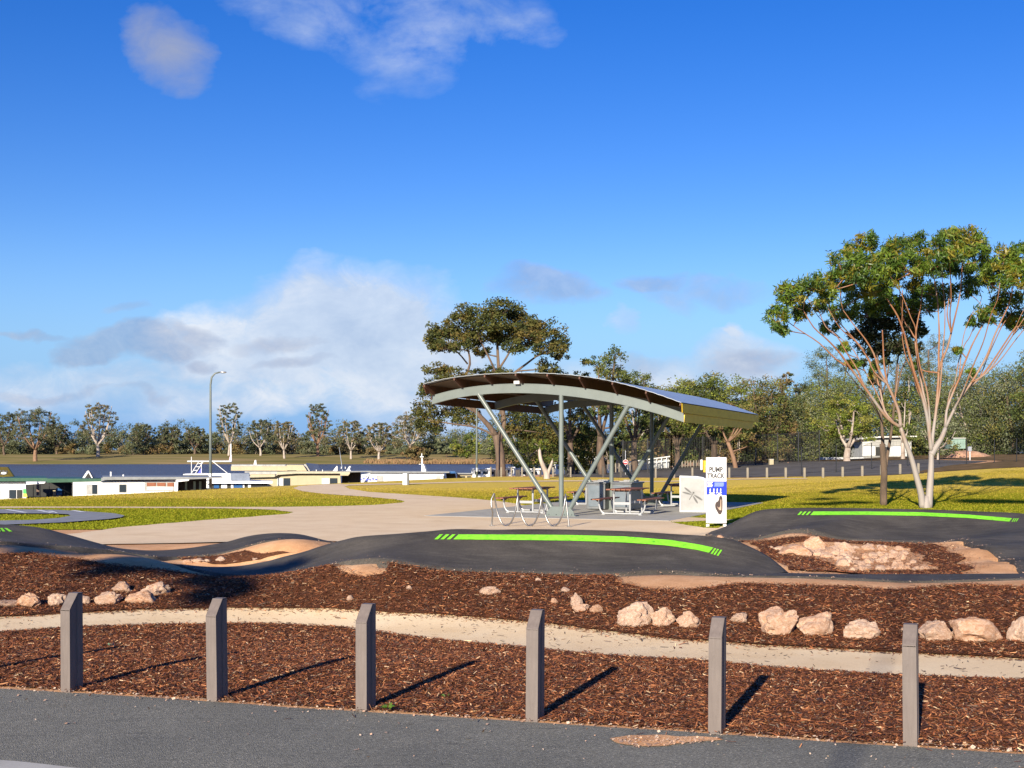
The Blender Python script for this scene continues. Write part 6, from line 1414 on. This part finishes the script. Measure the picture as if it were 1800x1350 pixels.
# 5 white boat with blue emblem and radar mast
b = Boat(634, 786, 7, 'white houseboat with small blue emblem and radar mast', 5.); b.hull(634, 800)
b.wallpoly([(637, 858), (785, 852), (780, 831), (652, 830.5)], 'wall', M['white']); b.slab([(649, 831), (790, 831.3), (790, 829.0), (640, 828.6)], 'roof', M['droof'], .3, 5.4); b.slab([(634.5, 848.5), (638, 849), (652, 832), (635, 834.3)], 'bow_panel', M['white'], .05, .3)
b.rect(662, 674, 836, 847.5, 'window', M['gry']); b.rect(675, 686, 836, 847, 'window', M['white'], .05); b.rect(766.5, 773.5, 836.5, 843, 'window', M['gry']); b.slab([(779, 842), (783, 842), (781, 836), (779, 836)], 'window', M['glass'], .04)
mb = MB(); q = b.at(647.5, 842.5, .06)
for i in range(6): mb.ball((q.x+(i-2.5)*.09*b.d.x*3, q.y+(i-2.5)*.09*b.d.y*3-.02, q.z+.05*math.sin(i*1.9)), (.11, .02, .08), 8, 5)
mb.build('emblem', M['lblu'], b.o); q = b.at(644, 837.5, .06); MB().ball(q, (.06, .02, .05), 8, 5).build('emblem', M['redsign'], b.o)
mb = MB(); q = b.at(743, 829, -1.2); z = lambda py: EYE-(py-800)/F*q.y
mb.prism([b.at(740.5, 829, -1), b.at(749, 829, -1), b.at(744.5, 816, -1), b.at(740.8, 816, -1)], -b.n*.35); mb.tube([b.at(742, 817, -1.1), b.at(742, 805, -1.1)], [.09, .05], 8); mb.box(b.at(741.5, 803, -1.1), (.30, .12, .08)); mb.tube([b.at(741.5, 803, -1.1), b.at(741.5, 797, -1.1)], .04, 6); mb.box(b.at(738, 816, -1.1), (.15, .1, .05)); mb.build('radar_mast', M['white'], b.o, bevel=.01)
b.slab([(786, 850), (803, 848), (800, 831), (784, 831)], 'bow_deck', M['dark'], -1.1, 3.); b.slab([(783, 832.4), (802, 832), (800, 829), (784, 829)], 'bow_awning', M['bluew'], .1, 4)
# 6 and beyond: small white cruisers
for i, (x0, x1, yt, off, lab) in enumerate([(803, 832, 832, 6, 'small cream cabin boat right of the white houseboat'), (828, 862, 823.5, 12, 'white cruiser directly behind the river end posts'), (862, 874, 824, 14, 'narrow white cruiser left of the big gum trunk'), (886, 905, 821, 16, 'white cruiser right of the big gum trunk'), (907, 950, 824, 18, 'low white boat behind the pale forked trunk'), (958, 978, 813, 22, 'dark topped boat above the pale forked trunk')]):
    b = Boat(x0, x1, off, lab, 3.2, 'cabin_boat', 'boat'); b.hull(x0, x1)
    b.wallpoly([(x0+1, 852), (x1-1, 852), (x1-1.5, yt+1.5), (x0+.5, yt+1.5)], 'cabin', M['white'] if i != 0 else M['cream']); b.slab([(x0-1, yt+1.6), (x1+1, yt+1.6), (x1+.5, yt-.2), (x0-.5, yt-.4)], 'roof', M['white'] if i not in (0, 5) else M['droof'], .3, 3.8)
    w = x1-x0; b.rect(x0+w*.18, x0+w*.5, yt+5, yt+10, 'window', M['glass']); b.rect(x0+w*.62, x0+w*.86, yt+5, yt+10, 'window', M['glass'])
for i in range(6):
    x0 = 992+i*16; Y = 150+i*3; p = P(x0+6, 828, Y); p.z = WZ; o = empty('cabin_boat', p, ('white', 'cream', 'white', 'white', 'white', 'white')[i]+' topped boat moored '+('just right of the front post', 'second right of the front post', 'third right of the front post', 'behind the second post of the shelter', 'left of the round red sign', 'directly behind the round red sign')[i], 'boat', 'boats moored along the bank')
    zt = EYE-(805.5+i*.6-800)/F*Y; w = 11/F*Y
    MB().prism([(p.x-w*.6, Y-1, WZ-.2), (p.x+w*.6, Y-1, WZ-.2), (p.x+w*.68, Y-1, WZ+.8), (p.x-w*.62, Y-1, WZ+.8)], (0, 3, 0)).build('hull', M['white'], o)
    MB().box((p.x, Y+.4, (WZ+.8+zt)/2), (w*.8, 2.2, zt-WZ-.9)).build('cabin', M['dark'], o); MB().box((p.x, Y+.4, zt+.12), (w, 2.8, .42)).build('roof', M['white'], o, bevel=.05)

# ------------------------------------------------------------------ camera, sun, sky
cam = bpy.data.cameras.new('camera'); co = bpy.data.objects.new('camera', cam); COL.objects.link(co); co.location = CAM; co.rotation_euler = (R(90), 0, 0)
cam.sensor_width = 36; cam.lens = 44; cam.shift_y = 125/1800; cam.clip_end = 9000; cam.clip_start = .1; SC.camera = co
sun = bpy.data.lights.new('sun', 'SUN'); sun.energy = SUN_E; sun.angle = R(.55); sun.color = (1., .885, .71); so = bpy.data.objects.new('sun', sun); COL.objects.link(so)
dv = Vector((SUNAZ[0]*math.cos(SUNEL), SUNAZ[1]*math.cos(SUNEL), -math.sin(SUNEL))); so.rotation_euler = dv.to_track_quat('-Z', 'Y').to_euler()
W = bpy.data.worlds.new('World'); SC.world = W; W.use_nodes = True; nt = W.node_tree; bg = nt.nodes['Background']
sky = N(nt, 'ShaderNodeTexSky'); sky.sky_type = 'NISHITA'; sky.sun_disc = False; sky.sun_elevation = SUNEL; sky.sun_rotation = math.atan2(-SUNAZ[0], -SUNAZ[1]); sky.air_density = 1.; sky.dust_density = .15; sky.ozone_density = 3.5
bg.inputs['Strength'].default_value = SKY_S
tc = N(nt, 'ShaderNodeTexCoord'); sep = N(nt, 'ShaderNodeSeparateXYZ'); L(nt, tc.outputs['Generated'], sep.inputs[0])
def mth(op, a, b=None, c=None, clamp=False):
    n = N(nt, 'ShaderNodeMath', operation=op); n.use_clamp = clamp
    for i, v in enumerate((a, b, c)):
        if v is None: continue
        if isinstance(v, (int, float)): n.inputs[i].default_value = v
        else: L(nt, v, n.inputs[i])
    return n.outputs[0]
ym = mth('MAXIMUM', sep.outputs['Y'], .02); u = mth('DIVIDE', sep.outputs['X'], ym); v = mth('DIVIDE', sep.outputs['Z'], ym)
cmb = N(nt, 'ShaderNodeCombineXYZ'); L(nt, u, cmb.inputs[0]); L(nt, v, cmb.inputs[1]); uv = cmb.outputs[0]
n1 = tnoise(nt, 9, 7, .6, .3, vec=uv, mp=(1, 1.7, 1)); n2 = tnoise(nt, 9, 7, .6, .3, vec=uv, mp=(1, 1.7, 2)); 
nn2 = N(nt, 'ShaderNodeTexNoise'); nn2.inputs['Scale'].default_value = 11; nn2.inputs['Detail'].default_value = 7
mp2 = N(nt, 'ShaderNodeMapping'); mp2.inputs['Location'].default_value = (3, 7, 1); mp2.inputs['Scale'].default_value = (1, 1.4, 1); L(nt, uv, mp2.inputs['Vector']); L(nt, mp2.outputs[0], nn2.inputs['Vector'])
du = mth('MULTIPLY_ADD', n1, .10, -.05); dv_ = mth('MULTIPLY_ADD', nn2.outputs['Fac'], .07, -.035); uu = mth('ADD', u, du); vv = mth('ADD', v, dv_)
def cloud(lst):
    tot = None
    for (px, py, rx, ry, am, sk) in lst:
        cx, cy = (px-900)/F, (800-py)/F; x = mth('SUBTRACT', uu, cx); y = mth('SUBTRACT', vv, cy); y = mth('MULTIPLY_ADD', x, sk, y)
        x = mth('DIVIDE', x, rx/F); y = mth('DIVIDE', y, ry/F); d = mth('ADD', mth('MULTIPLY', x, x), mth('MULTIPLY', y, y)); g = mth('MULTIPLY', mth('SUBTRACT', 1., d, clamp=True), am)
        tot = g if tot is None else mth('MAXIMUM', tot, g)
    return tot
fine = tnoise(nt, 26, 8, .68, .5, vec=uv, mp=(1, 1.5, 1)); wisp = tnoise(nt, 12, 9, .62, .25, vec=uv, mp=(1., 1.5, 1))
white = cloud([(560, 600, 300, 150, 1.2, -.12), (620, 570, 210, 120, 1.4, .12), (420, 600, 230, 90, 1.1, -.25), (710, 640, 220, 160, 1.1, 0), (1290, 640, 130, 75, 1.0, 0), (1180, 660, 150, 40, .8, 0), (500, 700, 520, 60, .75, 0), (150, 690, 350, 60, .65, 0), (1100, 690, 300, 60, .6, 0),  (1290, 585, 36, 26, .9, 0), (1075, 570, 26, 36, .5, 0)])
wispy = cloud([(770, 75, 200, 95, .95, -.2), (740, 10, 190, 60, .8, .3), (890, 55, 110, 40, .9, 0), (520, 10, 230, 85, .8, .35)]); puff = cloud([(292, 84, 88, 64, 1., .15), (268, 56, 54, 50, .8, 0)])
grey = cloud([(235, 608, 130, 36, 1.15, -.1), (150, 632, 60, 20, 1.0, 0), (360, 590, 70, 26, .8, 0), (490, 590, 75, 24, .75, 0), (350, 630, 50, 16, .8, 0), (510, 632, 90, 16, .7, 0), (960, 505, 120, 32, .9, .12), (1150, 492, 100, 26, .8, .05), (1260, 520, 120, 30, .6, 0), (1310, 640, 110, 30, .8, 0), (60, 595, 120, 12, .7, .05), (90, 700, 120, 14, .6, 0), (1170, 520, 60, 50, .5, .5), (240, 545, 70, 16, .5, 0), (1100, 650, 60, 30, .5, 0), (250, 705, 70, 10, .5, 0)])
def dens(c, k0, nz, w): return mth('MULTIPLY_ADD', mth('MULTIPLY', c, mth('MULTIPLY_ADD', nz, w, 1-w*.5)), k0, -.12*k0, clamp=True)
dw = dens(white, 1.15, fine, 1.7); dw = mth('MINIMUM', dw, .86); dg = mth('MINIMUM', dens(grey, .9, fine, 1.7), .55)
dwi = mth('MULTIPLY_ADD', mth('MULTIPLY', wispy, mth('MULTIPLY_ADD', wisp, 2.6, -.92, clamp=True)), .85, -.06, clamp=True); dpf = mth('MULTIPLY', mth('MULTIPLY', puff, mth('MULTIPLY_ADD', fine, 1.1, .45)), .66, clamp=True)
dw = mth('MAXIMUM', dw, dwi)
front = mth('GREATER_THAN', sep.outputs['Y'], .03); dw = mth('MULTIPLY', dw, front); dg = mth('MULTIPLY', dg, front)
hs = N(nt, 'ShaderNodeHueSaturation'); hs.inputs['Saturation'].default_value = 1.36; hs.inputs['Value'].default_value = 1.0; hs.inputs['Hue'].default_value = .524; L(nt, sky.outputs[0], hs.inputs['Color'])
K = 1/SKY_S/2**EXPO
hz = N(nt, 'ShaderNodeMapRange'); hz.interpolation_type = 'SMOOTHSTEP'; hz.inputs[1].default_value = 0.; hz.inputs[2].default_value = .18; hz.inputs[3].default_value = .96; hz.inputs[4].default_value = 0.; L(nt, sep.outputs['Z'], hz.inputs[0])
base = mixc(nt, hz.outputs[0], hs.outputs[0], tuple(x*K for x in (.21, .44, .86)))
shade = ramp(nt, mth('MULTIPLY_ADD', n1, .9, mth('MULTIPLY', fine, .3)), [(.35, tuple(x*K for x in (.42, .53, .74))), (.6, tuple(x*K for x in (.64, .73, .88))), (.76, tuple(x*K for x in (.86, .89, .95)))])
c1 = mixc(nt, dw, base, shade); c2 = mixc(nt, dg, c1, ramp(nt, fine, [(.35, tuple(x*K for x in (.27, .35, .56))), (.7, tuple(x*K for x in (.50, .55, .68)))]))
c3 = mixc(nt, mth('MULTIPLY', dpf, front), c2, tuple(x*K for x in (.40, .43, .54))); L(nt, c3, bg.inputs['Color'])
SC.view_settings.view_transform = 'Standard'; SC.view_settings.look = 'None'; SC.view_settings.exposure = EXPO; SC.view_settings.gamma = 1
SC.cycles.max_bounces = 6; SC.cycles.use_denoising = True
for o in list(bpy.data.objects):
    if '_local' in o.keys(): del o['_local']
